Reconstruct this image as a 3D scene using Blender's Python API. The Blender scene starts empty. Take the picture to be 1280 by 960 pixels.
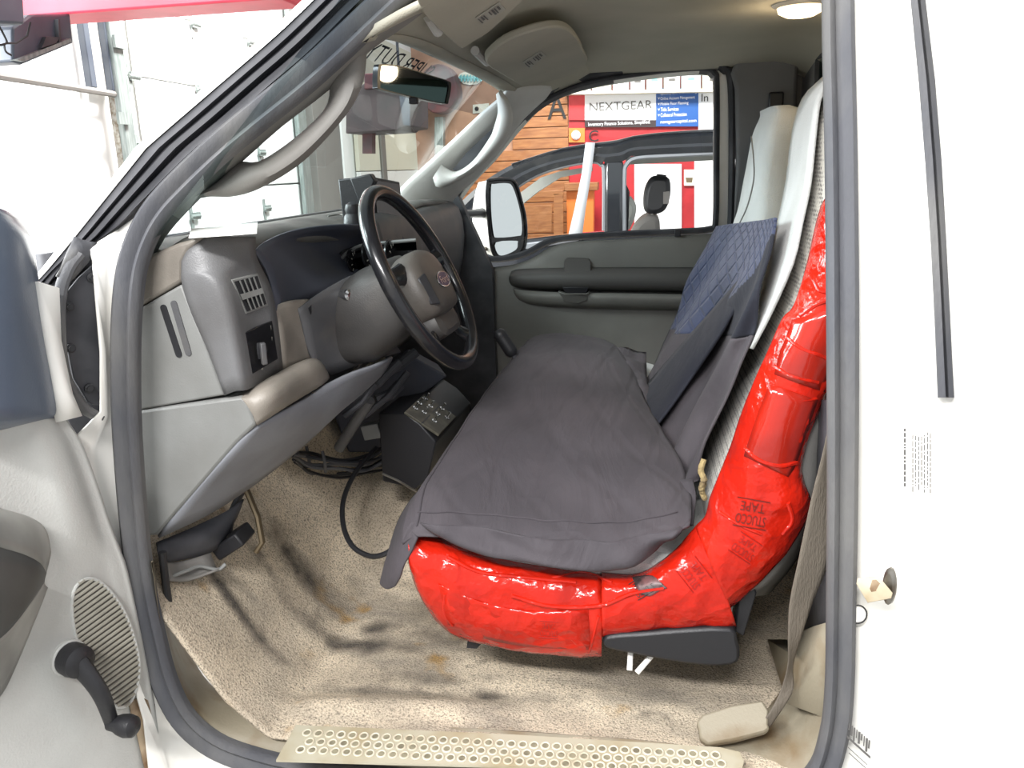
import bpy, math, random
from mathutils import Vector as V3, Matrix, noise
from mathutils.bvhtree import BVHTree
random.seed(4)
SC = bpy.context.scene
COL = SC.collection
# ------------------------------------------------------------------ camera
EYE = V3((0.0, -1.22, 0.951)); FPX = 1050.0
RT = V3((0.988729, 0.145833, -0.033882)); UPV = V3((-0.003795, 0.250651, 0.968070)); FW = V3((-0.149669, 0.957030, -0.248379))
cam = bpy.data.cameras.new('camera'); camo = bpy.data.objects.new('camera', cam); COL.objects.link(camo)
camo.matrix_world = Matrix(((RT.x, UPV.x, -FW.x, EYE.x), (RT.y, UPV.y, -FW.y, EYE.y), (RT.z, UPV.z, -FW.z, EYE.z), (0, 0, 0, 1)))
cam.sensor_width = 36; cam.lens = 36 * FPX / 1280; cam.clip_start = .02; cam.clip_end = 100
SC.camera = camo
# ------------------------------------------------------------------ light
w = bpy.data.worlds.new('world'); SC.world = w; w.use_nodes = True
wb = w.node_tree.nodes['Background']; wb.inputs[0].default_value = (.95, .97, 1, 1); wb.inputs[1].default_value = .56
def area(name, loc, target, sx, sy, power, col=(1, 1, 1), spread=180):
    l = bpy.data.lights.new(name, 'AREA'); l.shape = 'RECTANGLE'; l.size = sx; l.size_y = sy; l.energy = power; l.color = col; l.spread = math.radians(spread)
    o = bpy.data.objects.new(name, l); COL.objects.link(o); o.location = loc
    o.rotation_euler = (V3(target) - V3(loc)).to_track_quat('-Z', 'Y').to_euler(); return o
area('front_fill_light', (-3.3, .7, 1.75), (0, .9, .9), 2.4, 1.1, 150, (.95, .98, 1))  # added out-of-view fill lamp ahead of the cab, standing in for daylight
area('garage_tube_light', (-.8, -2.5, 2.6), (-.2, .3, .2), 1.8, .25, 105, (1, .99, .98))
area('garage_tube_light_near_nose', (-2.6, -.9, 3.0), (-.4, 1.0, .9), 2.0, .4, 80, (.97, .99, 1))
area('garage_bay_light', (-1.4, 5.5, 4.4), (-3.7, 5.5, 1), 3.0, 1.0, 260, (1, .99, .96), 110)
area('garage_far_light', (-.6, 9.5, 4.6), (-.6, 13, 1.4), 4.0, 1.0, 170, (1, .97, .92), 110)
SC.view_settings.view_transform = 'Standard'; SC.view_settings.look = 'None'
SC.view_settings.gamma = 1; SC.view_settings.use_curve_mapping = False
SC.view_settings.exposure = .75
# ------------------------------------------------------------------ points from the photograph
def ray(px, py): return RT * ((px - 640) / FPX) + UPV * ((480 - py) / FPX) + FW
def at(px, py, y):
    d = ray(px, py); return EYE + d * ((y - EYE.y) / d.y)
def atx(px, py, x):
    d = ray(px, py); return EYE + d * ((x - EYE.x) / d.x)
def atz(px, py, z):
    d = ray(px, py); return EYE + d * ((z - EYE.z) / d.z)
def onpl(px, py, P, N):
    d = ray(px, py); return EYE + d * ((V3(P) - EYE).dot(N) / d.dot(N))
def side(z): return max(0, z - .72) * .25
def sideat(px, py, off=0):
    y = 0
    for _ in range(14):
        p = at(px, py, y); y = side(p.z) + off
    return p
def far(z): return 1.70 - max(0, z - .70) * .25
def farat(px, py, off=0):
    y = 1.7
    for _ in range(14):
        p = at(px, py, y); y = far(p.z) + off
    return p
# ------------------------------------------------------------------ materials
def s(r, g, b):
    f = lambda c: (c / 255 / 12.92) if c <= 10 else ((c / 255 + .055) / 1.055) ** 2.4
    return (f(r), f(g), f(b), 1)
def mat(name, col, rough=.6, metal=0, c2=None, nscale=8, nlo=.4, nhi=.65, bump=0, bscale=60, coat=0, spec=.5, detail=4, sheen=0, stretch=None):
    m = bpy.data.materials.new(name); m.use_nodes = True; nt = m.node_tree; b = nt.nodes['Principled BSDF']
    b.inputs['Base Color'].default_value = col; b.inputs['Roughness'].default_value = rough; b.inputs['Metallic'].default_value = metal
    b.inputs['Specular IOR Level'].default_value = spec; b.inputs['Coat Weight'].default_value = coat; b.inputs['Coat Roughness'].default_value = .05
    b.inputs['Sheen Weight'].default_value = sheen
    tc = nt.nodes.new('ShaderNodeTexCoord'); vec = tc.outputs['Object']
    if stretch:
        mp = nt.nodes.new('ShaderNodeMapping'); mp.inputs['Scale'].default_value = stretch; nt.links.new(vec, mp.inputs[0]); vec = mp.outputs[0]
    if c2:
        n = nt.nodes.new('ShaderNodeTexNoise'); n.inputs['Scale'].default_value = nscale; n.inputs['Detail'].default_value = detail
        r = nt.nodes.new('ShaderNodeMapRange'); r.inputs[1].default_value = nlo; r.inputs[2].default_value = nhi
        x = nt.nodes.new('ShaderNodeMix'); x.data_type = 'RGBA'; x.inputs[6].default_value = col; x.inputs[7].default_value = c2
        nt.links.new(vec, n.inputs['Vector']); nt.links.new(n.outputs['Fac'], r.inputs[0]); nt.links.new(r.outputs[0], x.inputs[0])
        nt.links.new(x.outputs[2], b.inputs['Base Color'])
    if bump:
        n = nt.nodes.new('ShaderNodeTexNoise'); n.inputs['Scale'].default_value = bscale; n.inputs['Detail'].default_value = 3
        bp = nt.nodes.new('ShaderNodeBump'); bp.inputs['Strength'].default_value = bump; bp.inputs['Distance'].default_value = .01
        nt.links.new(vec, n.inputs['Vector']); nt.links.new(n.outputs['Fac'], bp.inputs['Height']); nt.links.new(bp.outputs[0], b.inputs['Normal'])
    return m
def glass(name, col, tint=.9):
    m = bpy.data.materials.new(name); m.use_nodes = True; nt = m.node_tree; nt.nodes.remove(nt.nodes['Principled BSDF'])
    t = nt.nodes.new('ShaderNodeBsdfTransparent'); t.inputs[0].default_value = (col[0] * tint, col[1] * tint, col[2] * tint, 1)
    g = nt.nodes.new('ShaderNodeBsdfGlossy'); g.inputs['Roughness'].default_value = .02
    lw = nt.nodes.new('ShaderNodeLayerWeight'); pw = nt.nodes.new('ShaderNodeMath'); pw.operation = 'POWER'; pw.inputs[1].default_value = 5; nt.links.new(lw.outputs['Facing'], pw.inputs[0]); fr = nt.nodes.new('ShaderNodeMath'); fr.operation = 'MULTIPLY_ADD'; fr.inputs[1].default_value = .6; fr.inputs[2].default_value = .04; nt.links.new(pw.outputs[0], fr.inputs[0])
    x = nt.nodes.new('ShaderNodeMixShader'); nt.links.new(fr.outputs[0], x.inputs[0]); nt.links.new(t.outputs[0], x.inputs[1]); nt.links.new(g.outputs[0], x.inputs[2])
    nt.links.new(x.outputs[0], nt.nodes['Material Output'].inputs[0]); return m
def emit(name, col, st):
    m = bpy.data.materials.new(name); m.use_nodes = True; b = m.node_tree.nodes['Principled BSDF']
    b.inputs['Base Color'].default_value = col; b.inputs['Emission Color'].default_value = col; b.inputs['Emission Strength'].default_value = st; return m
M = {
 'white': mat('white_paint', s(238, 236, 230), .25, c2=s(222, 217, 205), nscale=5, nlo=.55, nhi=.8, coat=.3),
 'beige_body': mat('dirty_white_paint', s(214, 202, 178), .5, c2=s(160, 140, 105), nscale=14, nlo=.45, nhi=.75),
 'seal': mat('weathered_rubber', s(78, 79, 84), .75, c2=s(104, 103, 102), nscale=9, bump=.15, bscale=140, stretch=(1, 1, .35)),
 'seal_dark': mat('dark_rubber', s(50, 51, 56), .6, c2=s(72, 72, 76), nscale=12),
 'black': mat('black_plastic', s(34, 34, 37), .45, bump=.08, bscale=300),
 'gloss_black': mat('worn_gloss_black', s(26, 26, 29), .22, c2=s(48, 46, 44), nscale=16, nlo=.55, nhi=.75),
 'dash': mat('grey_vinyl', s(108, 108, 109), .42, c2=s(94, 93, 93), nscale=7, bump=.12, bscale=420),
 'dash_light': mat('light_grey_vinyl', s(132, 133, 131), .48, c2=s(120, 120, 117), nscale=6, bump=.1, bscale=420),
 'dash_tan': mat('dusty_grey_vinyl', s(138, 131, 122), .42, c2=s(118, 112, 104), nscale=10, bump=.12, bscale=420),
 'dash_knee': mat('slate_grey_plastic', s(134, 136, 142), .5, c2=s(120, 121, 126), nscale=8, bump=.08, bscale=380),
 'dash_dark': mat('charcoal_plastic', s(82, 82, 84), .5, c2=s(104, 100, 95), nscale=11, nlo=.5, nhi=.8, bump=.1, bscale=350),
 'trim': mat('taupe_grey_trim', s(126, 123, 119), .6, c2=s(114, 111, 106), nscale=5, bump=.1, bscale=420),
 'trim_light': mat('pale_grey_trim', s(206, 204, 200), .5, c2=s(190, 187, 182), nscale=6),
 'trim_dark': mat('dark_grey_trim', s(112, 112, 113), .65, c2=s(102, 102, 103), nscale=5),
 'door_trim': mat('grey_door_trim', s(118, 117, 112), .6, c2=s(108, 106, 102), nscale=5, bump=.1, bscale=300),
 'driver_trim': mat('grey_green_door_trim', s(196, 196, 192), .3, c2=s(178, 178, 174), nscale=4, bump=.1, bscale=260),
 'headliner': mat('headliner_fabric', s(182, 177, 162), .9, c2=s(168, 163, 148), nscale=3, bump=.25, bscale=500),
 'visor': mat('visor_vinyl', s(176, 170, 155), .8, c2=s(166, 160, 146), nscale=4, bump=.15, bscale=400),
 'fabric': mat('grey_seat_fabric', s(198, 199, 197), .85, c2=s(182, 183, 180), nscale=6, bump=.35, bscale=330, sheen=.2),
 'seat_vinyl': mat('grey_seat_vinyl', s(124, 123, 120), .6, bump=.1, bscale=200),
 'tape': mat('red_tape', s(204, 36, 18), .18, c2=s(166, 28, 16), nscale=9, nlo=.35, nhi=.7, bump=.7, bscale=26, coat=.12, detail=6, spec=.35),
 'tape_dark': mat('red_tape_doubled', s(176, 38, 24), .14, c2=s(146, 32, 22), nscale=7, bump=.25, bscale=18, coat=.4),
 'ink_soft': mat('faded_tape_print', s(150, 22, 14), .3), 'ink': mat('tape_print', s(96, 22, 14), .35),
 'cloth': mat('black_cover_cloth', s(68, 64, 68), .75, c2=s(78, 73, 77), nscale=5, bump=.15, bscale=700, sheen=.04, spec=.25),
 'cloth_blue': mat('navy_cover_cloth', s(54, 60, 84), .75, c2=s(64, 70, 94), nscale=7, bump=.15, bscale=700, sheen=.1, spec=.3),
 'belt': mat('tan_belt_webbing', s(110, 102, 91), .75, c2=s(96, 88, 78), nscale=7, bump=.3, bscale=400, stretch=(1, 1, .2)),
 'chrome': mat('worn_chrome', s(205, 205, 205), .18, 1),
 'steel': mat('dull_steel', s(150, 148, 142), .4, .9, c2=s(110, 100, 88), nscale=30),
 'mirror': mat('mirror_glass', s(225, 230, 230), .02, 1),
 'mirror_dark': mat('tinted_mirror_glass', s(150, 156, 158), .03, 1),
 'paper': mat('white_paper', s(244, 242, 236), .8),
 'ink_grey': mat('grey_print', s(96, 94, 92), .8), 'ink_black': mat('black_print', s(30, 30, 32), .7),
 'label': mat('pale_label', s(172, 168, 158), .8),
 'glass': glass('clear_glass', (.97, 1, .99), .97), 'windshield': glass('windshield_glass', (.86, .97, .97), .74), 'shade': glass('windshield_shade_band', (.62, .72, .78), .55), 'rear_glass': glass('green_tinted_glass', (.62, .74, .70), .6),
 'lamp': emit('warm_lamp', (1, .76, .46, 1), 1.5),
 'car': mat('black_car_paint', s(40, 43, 48), .15, coat=1, spec=.6),
 'car_grey': mat('silver_car_trim', s(150, 153, 158), .3, .3),
 'car_lining': mat('pale_car_lining', s(176, 178, 172), .8),
 'red_wall': mat('red_painted_board', s(176, 34, 42), .6, c2=s(160, 30, 38), nscale=4),
 'red_beam': mat('red_painted_steel', s(206, 58, 78), .5, c2=s(190, 46, 66), nscale=4),
 'door_white': mat('white_door_panel', s(248, 248, 246), .6), 'col_grey': mat('grey_galvanised', s(150, 158, 156), .45, .3, c2=s(120, 130, 128), nscale=12, stretch=(4, 4, .5)),
 'slab': mat('taupe_post', s(126, 122, 118), .7), 'concrete': mat('garage_concrete', s(150, 148, 142), .7, c2=s(120, 118, 112), nscale=3, bump=.1),
 'cream': mat('cream_wall', s(226, 222, 204), .8), 'brown': mat('tan_wall', s(176, 136, 112), .8, c2=s(160, 122, 100), nscale=3),
 'blue_sign': mat('blue_sign', s(30, 84, 156), .5), 'white_sign': mat('white_sign', s(240, 242, 246), .5), 'black_sign': mat('black_sign', s(44, 30, 34), .6),
 'yellow': mat('yellow_plastic', s(226, 196, 60), .5), 'teal': mat('teal_print', s(120, 190, 190), .6), 'orange': mat('orange_board', s(220, 120, 50), .6),
 'machine': mat('grey_machine_case', s(84, 90, 100), .5, c2=s(70, 76, 88), nscale=5), 'machine_red': mat('faded_red_case', s(104, 54, 58), .6, c2=s(78, 56, 60), nscale=6),
 'heater_grey': mat('dark_heater_case', s(74, 62, 64), .6, c2=s(60, 54, 56), nscale=6), 'brass': mat('aged_metal', s(120, 106, 84), .5, .7), 'foam': mat('yellowed_foam', s(168, 148, 104), .95, c2=s(120, 104, 76), nscale=40, bump=.8, bscale=90),
 'beige_sill': mat('dirty_sill_plastic', s(140, 132, 114), .6, c2=s(116, 98, 72), nscale=10, nlo=.48, nhi=.7, bump=.1, bscale=200),
 'trim_edge': mat('cream_grey_trim', s(176, 170, 154), .7, c2=s(158, 152, 138), nscale=5),
 'scuff': mat('worn_scuff_plate', s(176, 170, 150), .5, c2=s(156, 142, 112), nscale=9, nlo=.45, nhi=.7),
 'scuff_ring': mat('worn_raised_ring', s(206, 200, 182), .5, c2=s(186, 176, 152), nscale=14),
 'cave': mat('black_gauge_hood', s(66, 69, 80), .6, c2=s(78, 77, 80), nscale=9, nlo=.5, nhi=.8),
 'shroud': mat('brown_black_shroud', s(58, 56, 55), .5, c2=s(74, 70, 66), nscale=10, nlo=.5, nhi=.8, bump=.1, bscale=350), 'pad': mat('worn_grey_pad', s(84, 79, 74), .5, c2=s(68, 64, 60), nscale=9, bump=.1, bscale=350),
 'plate_dark': mat('dark_switch_plate', s(66, 64, 56), .45, .4, c2=s(96, 92, 80), nscale=30),
 'scuff_hole': mat('scuff_plate_hollow', s(140, 134, 112), .7, c2=s(110, 104, 86), nscale=60),
 'dash_pad': mat('dusty_dash_pad', s(104, 101, 96), .55, c2=s(76, 73, 70), nscale=8, bump=.15, bscale=400),
 'cloth_blue_dark': mat('dark_navy_cloth', s(36, 37, 46), .75, bump=.15, bscale=600, sheen=.05, spec=.25),
 'tape_print_grey': mat('torn_tape_backing', s(120, 84, 84), .4, c2=s(60, 48, 48), nscale=40, nlo=.45, nhi=.6),
 'sail': mat('charcoal_sail_plastic', s(92, 102, 118), .28, bump=.05, bscale=300),
 'armrest': mat('soft_grey_armrest', s(160, 159, 153), .35, c2=s(116, 115, 111), nscale=6),
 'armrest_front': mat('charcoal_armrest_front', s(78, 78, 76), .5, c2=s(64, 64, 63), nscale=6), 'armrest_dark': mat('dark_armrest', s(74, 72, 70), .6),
 'grille': mat('dusty_grille', s(164, 160, 148), .6, c2=s(140, 136, 124), nscale=14), 'grille_dark': mat('grille_backing', s(88, 84, 78), .8),
 'red_sign': mat('red_sign', s(206, 40, 46), .5), 'strap': mat('pale_strap', s(214, 216, 220), .5),
 'rust': mat('rusty_edge', s(170, 150, 124), .7, c2=s(110, 82, 56), nscale=20),
 'sky_blue': mat('blue_oval_enamel', s(24, 40, 84), .25),
}
def carpet_mat():
    m = bpy.data.materials.new('stained_tan_carpet'); m.use_nodes = True; nt = m.node_tree; N = nt.nodes; L = nt.links; b = N['Principled BSDF']
    b.inputs['Roughness'].default_value = .95; b.inputs['Specular IOR Level'].default_value = .15
    tc = N.new('ShaderNodeTexCoord'); v = tc.outputs['Object']
    def ns(scale, detail, st=None, rough=.6):
        src = v
        if st:
            mp = N.new('ShaderNodeMapping'); mp.inputs['Scale'].default_value = st; L.new(v, mp.inputs[0]); src = mp.outputs[0]
        n = N.new('ShaderNodeTexNoise'); n.inputs['Scale'].default_value = scale; n.inputs['Detail'].default_value = detail; n.inputs['Roughness'].default_value = rough; L.new(src, n.inputs['Vector']); return n.outputs['Fac']
    def rng(f, lo, hi):
        r = N.new('ShaderNodeMapRange'); r.inputs[1].default_value = lo; r.inputs[2].default_value = hi; L.new(f, r.inputs[0]); return r.outputs[0]
    def mix(f, a, c):
        x = N.new('ShaderNodeMix'); x.data_type = 'RGBA'; L.new(f, x.inputs[0])
        if isinstance(a, tuple): x.inputs[6].default_value = a
        else: L.new(a, x.inputs[6])
        x.inputs[7].default_value = c; return x.outputs[2]
    c = mix(rng(ns(5, 4), .4, .62), s(224, 208, 184), s(194, 180, 160))
    c = mix(rng(ns(3.2, 6, (1, 2.2, 1)), .5, .68), c, s(156, 147, 134))
    c = mix(rng(ns(7, 6, (1, 1.8, 1)), .63, .78), c, s(96, 90, 82))
    c = mix(rng(ns(6.5, 3), .62, .72), c, s(176, 142, 92))
    at_ = N.new('ShaderNodeAttribute'); at_.attribute_name = 'stain_shade'
    sm = N.new('ShaderNodeMath'); sm.operation = 'MULTIPLY_ADD'; sm.inputs[1].default_value = 1.5; L.new(at_.outputs['Fac'], sm.inputs[0])
    nn_ = N.new('ShaderNodeMath'); nn_.operation = 'MULTIPLY_ADD'; nn_.inputs[1].default_value = 1.6; nn_.inputs[2].default_value = -1.06; L.new(ns(22, 6), nn_.inputs[0]); L.new(nn_.outputs[0], sm.inputs[2])
    cl_ = N.new('ShaderNodeClamp'); L.new(sm.outputs[0], cl_.inputs[0]); c = mix(cl_.outputs[0], c, s(84, 79, 74))
    c = mix(rng(ns(260, 2), .48, .72), c, s(120, 112, 100))
    L.new(c, b.inputs['Base Color'])
    bp = N.new('ShaderNodeBump'); bp.inputs['Strength'].default_value = .7; bp.inputs['Distance'].default_value = .006; L.new(ns(240, 3), bp.inputs['Height']); L.new(bp.outputs[0], b.inputs['Normal'])
    return m
def crinkle(key):
    m = M[key]; nt = m.node_tree; N = nt.nodes; L = nt.links; b = N['Principled BSDF']
    old = [l for l in L if l.to_node == b and l.to_socket.name == 'Normal'][0].from_node
    tc = N.new('ShaderNodeTexCoord'); n = N.new('ShaderNodeTexNoise'); n.inputs['Scale'].default_value = 9; n.inputs['Detail'].default_value = 2
    mx = N.new('ShaderNodeVectorMath'); mx.operation = 'MULTIPLY_ADD'; mx.inputs[1].default_value = (.06, .06, .06); L.new(tc.outputs['Object'], n.inputs['Vector']); L.new(n.outputs['Color'], mx.inputs[0]); L.new(tc.outputs['Object'], mx.inputs[2])
    v = N.new('ShaderNodeTexVoronoi'); v.feature = 'DISTANCE_TO_EDGE'; v.inputs['Scale'].default_value = 11; L.new(mx.outputs[0], v.inputs['Vector'])
    r = N.new('ShaderNodeMapRange'); r.inputs[1].default_value = 0; r.inputs[2].default_value = .10; r.inputs[3].default_value = 1; r.inputs[4].default_value = 0; L.new(v.outputs['Distance'], r.inputs[0])
    v2 = N.new('ShaderNodeTexVoronoi'); v2.feature = 'F1'; v2.inputs['Scale'].default_value = 24; L.new(mx.outputs[0], v2.inputs['Vector'])
    ad = N.new('ShaderNodeMath'); ad.operation = 'MULTIPLY_ADD'; ad.inputs[1].default_value = .45; L.new(r.outputs[0], ad.inputs[0]); L.new(v2.outputs['Distance'], ad.inputs[2])
    bp = N.new('ShaderNodeBump'); bp.inputs['Strength'].default_value = .32; bp.inputs['Distance'].default_value = .008; L.new(ad.outputs[0], bp.inputs['Height']); L.new(old.outputs[0], bp.inputs['Normal']); L.new(bp.outputs[0], b.inputs['Normal']); L.new(bp.outputs[0], b.inputs['Coat Normal'])
crinkle('tape')
def wrinkle(key, sc=3.5):
    m = M[key]; nt = m.node_tree; N = nt.nodes; L = nt.links; b = N['Principled BSDF']
    old = [l for l in L if l.to_node == b and l.to_socket.name == 'Normal'][0].from_node
    tc = N.new('ShaderNodeTexCoord'); mp = N.new('ShaderNodeMapping'); mp.inputs['Rotation'].default_value = (.3, .2, .5); mp.inputs['Scale'].default_value = (3.2, 1, 1.6); L.new(tc.outputs['Object'], mp.inputs[0])
    n = N.new('ShaderNodeTexNoise'); n.inputs['Scale'].default_value = sc; n.inputs['Detail'].default_value = 5; n.inputs['Distortion'].default_value = .8; L.new(mp.outputs[0], n.inputs['Vector'])
    bp = N.new('ShaderNodeBump'); bp.inputs['Strength'].default_value = .6; bp.inputs['Distance'].default_value = .02; L.new(n.outputs['Fac'], bp.inputs['Height']); L.new(old.outputs[0], bp.inputs['Normal']); L.new(bp.outputs[0], b.inputs['Normal'])
wrinkle('cloth'); wrinkle('cloth_blue_dark')
M['carpet'] = carpet_mat()
def quilt(base, name, sc=9.0, strength=.6, ang=.785):
    m = M[base].copy(); m.name = name; nt = m.node_tree; N = nt.nodes; L = nt.links; b = N['Principled BSDF']
    tc = N.new('ShaderNodeTexCoord'); hs = []
    for a in (ang, -ang):
        mp = N.new('ShaderNodeMapping'); mp.inputs['Rotation'].default_value = (0, 0, a); mp.inputs['Scale'].default_value = (1, 1, 1); L.new(tc.outputs['UV'], mp.inputs[0])
        sp = N.new('ShaderNodeSeparateXYZ'); L.new(mp.outputs[0], sp.inputs[0])
        k = N.new('ShaderNodeMath'); k.operation = 'MULTIPLY'; k.inputs[1].default_value = sc; L.new(sp.outputs[0], k.inputs[0])
        f = N.new('ShaderNodeMath'); f.operation = 'PINGPONG'; f.inputs[1].default_value = .5; L.new(k.outputs[0], f.inputs[0]); 
        r = N.new('ShaderNodeMapRange'); r.interpolation_type = 'SMOOTHSTEP'; r.inputs[1].default_value = 0; r.inputs[2].default_value = .16; L.new(f.outputs[0], r.inputs[0]); hs.append(r.outputs[0])
    mn = N.new('ShaderNodeMath'); mn.operation = 'MINIMUM'; L.new(hs[0], mn.inputs[0]); L.new(hs[1], mn.inputs[1])
    bp = N.new('ShaderNodeBump'); bp.inputs['Strength'].default_value = strength; bp.inputs['Distance'].default_value = .006; L.new(mn.outputs[0], bp.inputs['Height'])
    old = [l for l in L if l.to_node == b and l.to_socket.name == 'Normal']
    if old: L.new(old[0].from_socket, bp.inputs['Normal'])
    L.new(bp.outputs[0], b.inputs['Normal']); return m
wrinkle_after = 1
M['quilt'] = quilt('cloth', 'quilted_black_cloth', 6, .3); M['quilt_blue'] = quilt('cloth_blue', 'quilted_navy_cloth', 13, .8, .45)
def mesh_fabric():
    m = M['fabric'].copy(); m.name = 'woven_mesh_fabric'; nt = m.node_tree; N = nt.nodes; L = nt.links; b = N['Principled BSDF']
    tc = N.new('ShaderNodeTexCoord'); v = N.new('ShaderNodeTexVoronoi'); v.inputs['Scale'].default_value = 150; v.inputs['Randomness'].default_value = .25; L.new(tc.outputs['Object'], v.inputs['Vector'])
    r = N.new('ShaderNodeMapRange'); r.inputs[1].default_value = .25; r.inputs[2].default_value = .5; L.new(v.outputs['Distance'], r.inputs[0])
    x = N.new('ShaderNodeMix'); x.data_type = 'RGBA'; x.inputs[6].default_value = s(104, 100, 94); x.inputs[7].default_value = s(196, 192, 182); L.new(r.outputs[0], x.inputs[0]); L.new(x.outputs[2], b.inputs['Base Color']); return m
M['weave'] = mesh_fabric()
def wood_mat():
    m = bpy.data.materials.new('knotty_pine_boards'); m.use_nodes = True; nt = m.node_tree; N = nt.nodes; L = nt.links; b = N['Principled BSDF']; b.inputs['Roughness'].default_value = .5
    tc = N.new('ShaderNodeTexCoord'); mp = N.new('ShaderNodeMapping'); mp.inputs['Scale'].default_value = (1.2, 1, 9); L.new(tc.outputs['Object'], mp.inputs[0])
    n = N.new('ShaderNodeTexNoise'); n.inputs['Scale'].default_value = 3; n.inputs['Detail'].default_value = 6; L.new(mp.outputs[0], n.inputs['Vector'])
    r = N.new('ShaderNodeValToRGB'); r.color_ramp.elements[0].position = .35; r.color_ramp.elements[0].color = s(132, 82, 46); r.color_ramp.elements[1].position = .7; r.color_ramp.elements[1].color = s(162, 110, 66); L.new(n.outputs['Fac'], r.inputs[0])
    v = N.new('ShaderNodeTexVoronoi'); v.inputs['Scale'].default_value = 2.6; L.new(tc.outputs['Object'], v.inputs['Vector'])
    k = N.new('ShaderNodeMapRange'); k.inputs[1].default_value = .05; k.inputs[2].default_value = .1; L.new(v.outputs['Distance'], k.inputs[0])
    x = N.new('ShaderNodeMix'); x.data_type = 'RGBA'; x.inputs[6].default_value = s(120, 66, 30); L.new(k.outputs[0], x.inputs[0]); L.new(r.outputs[0], x.inputs[7])
    L.new(x.outputs[2], b.inputs['Base Color']); return m
M['wood'] = wood_mat()
# ------------------------------------------------------------------ mesh helpers
def lerp(a, b, t): return a + (b - a) * t
def smooth(pts, n=6, closed=False):
    P = [V3(p) for p in pts]; out = []; k = len(P); segs = k if closed else k - 1
    for i in range(segs):
        if closed: a, b, c, d = P[i - 1], P[i], P[(i + 1) % k], P[(i + 2) % k]
        else: b, c = P[i], P[i + 1]; a = P[i - 1] if i else b * 2 - c; d = P[i + 2] if i + 2 < k else c * 2 - b
        for j in range(n):
            t = j / n
            out.append(.5 * ((2 * b) + (c - a) * t + (2 * a - 5 * b + 4 * c - d) * t * t + (3 * b - a - 3 * c + d) * t ** 3))
    if not closed: out.append(P[-1])
    return out
def build(name, vs, fs, m, parent=None, sharp=35, bevel=0, sub=0, solid=0, uv=None, slots=None, fmat=None, seg=2, off=0):
    vs = [V3(v) for v in vs]
    c = V3((0, 0, 0))
    for v in vs: c += v
    c /= len(vs)
    me = bpy.data.meshes.new(name); me.from_pydata([v - c for v in vs], [], fs); me.update()
    ms = [m] if not slots else slots
    for x in ms: me.materials.append(M[x] if isinstance(x, str) else x)
    if fmat:
        for p, k in zip(me.polygons, fmat): p.material_index = k
    if uv:
        lay = me.uv_layers.new(name='uv')
        for lp in me.loops: lay.data[lp.index].uv = uv[lp.vertex_index]
    if sharp is not None:
        for p in me.polygons: p.use_smooth = True
        me.set_sharp_from_angle(angle=math.radians(sharp))
    o = bpy.data.objects.new(name, me); COL.objects.link(o)
    if parent: o.parent = parent; o.location = c - worldloc(parent)
    else: o.location = c
    if solid:
        d = o.modifiers.new('thick', 'SOLIDIFY'); d.thickness = solid; d.offset = off
    if bevel:
        d = o.modifiers.new('bevel', 'BEVEL'); d.width = bevel; d.segments = seg; d.limit_method = 'ANGLE'; d.angle_limit = math.radians(40); d.harden_normals = False
    if sub:
        d = o.modifiers.new('sub', 'SUBSURF'); d.levels = sub; d.render_levels = sub
    return o
def worldloc(o):
    p = V3(o.location)
    while o.parent: o = o.parent; p += o.location
    return p
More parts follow.
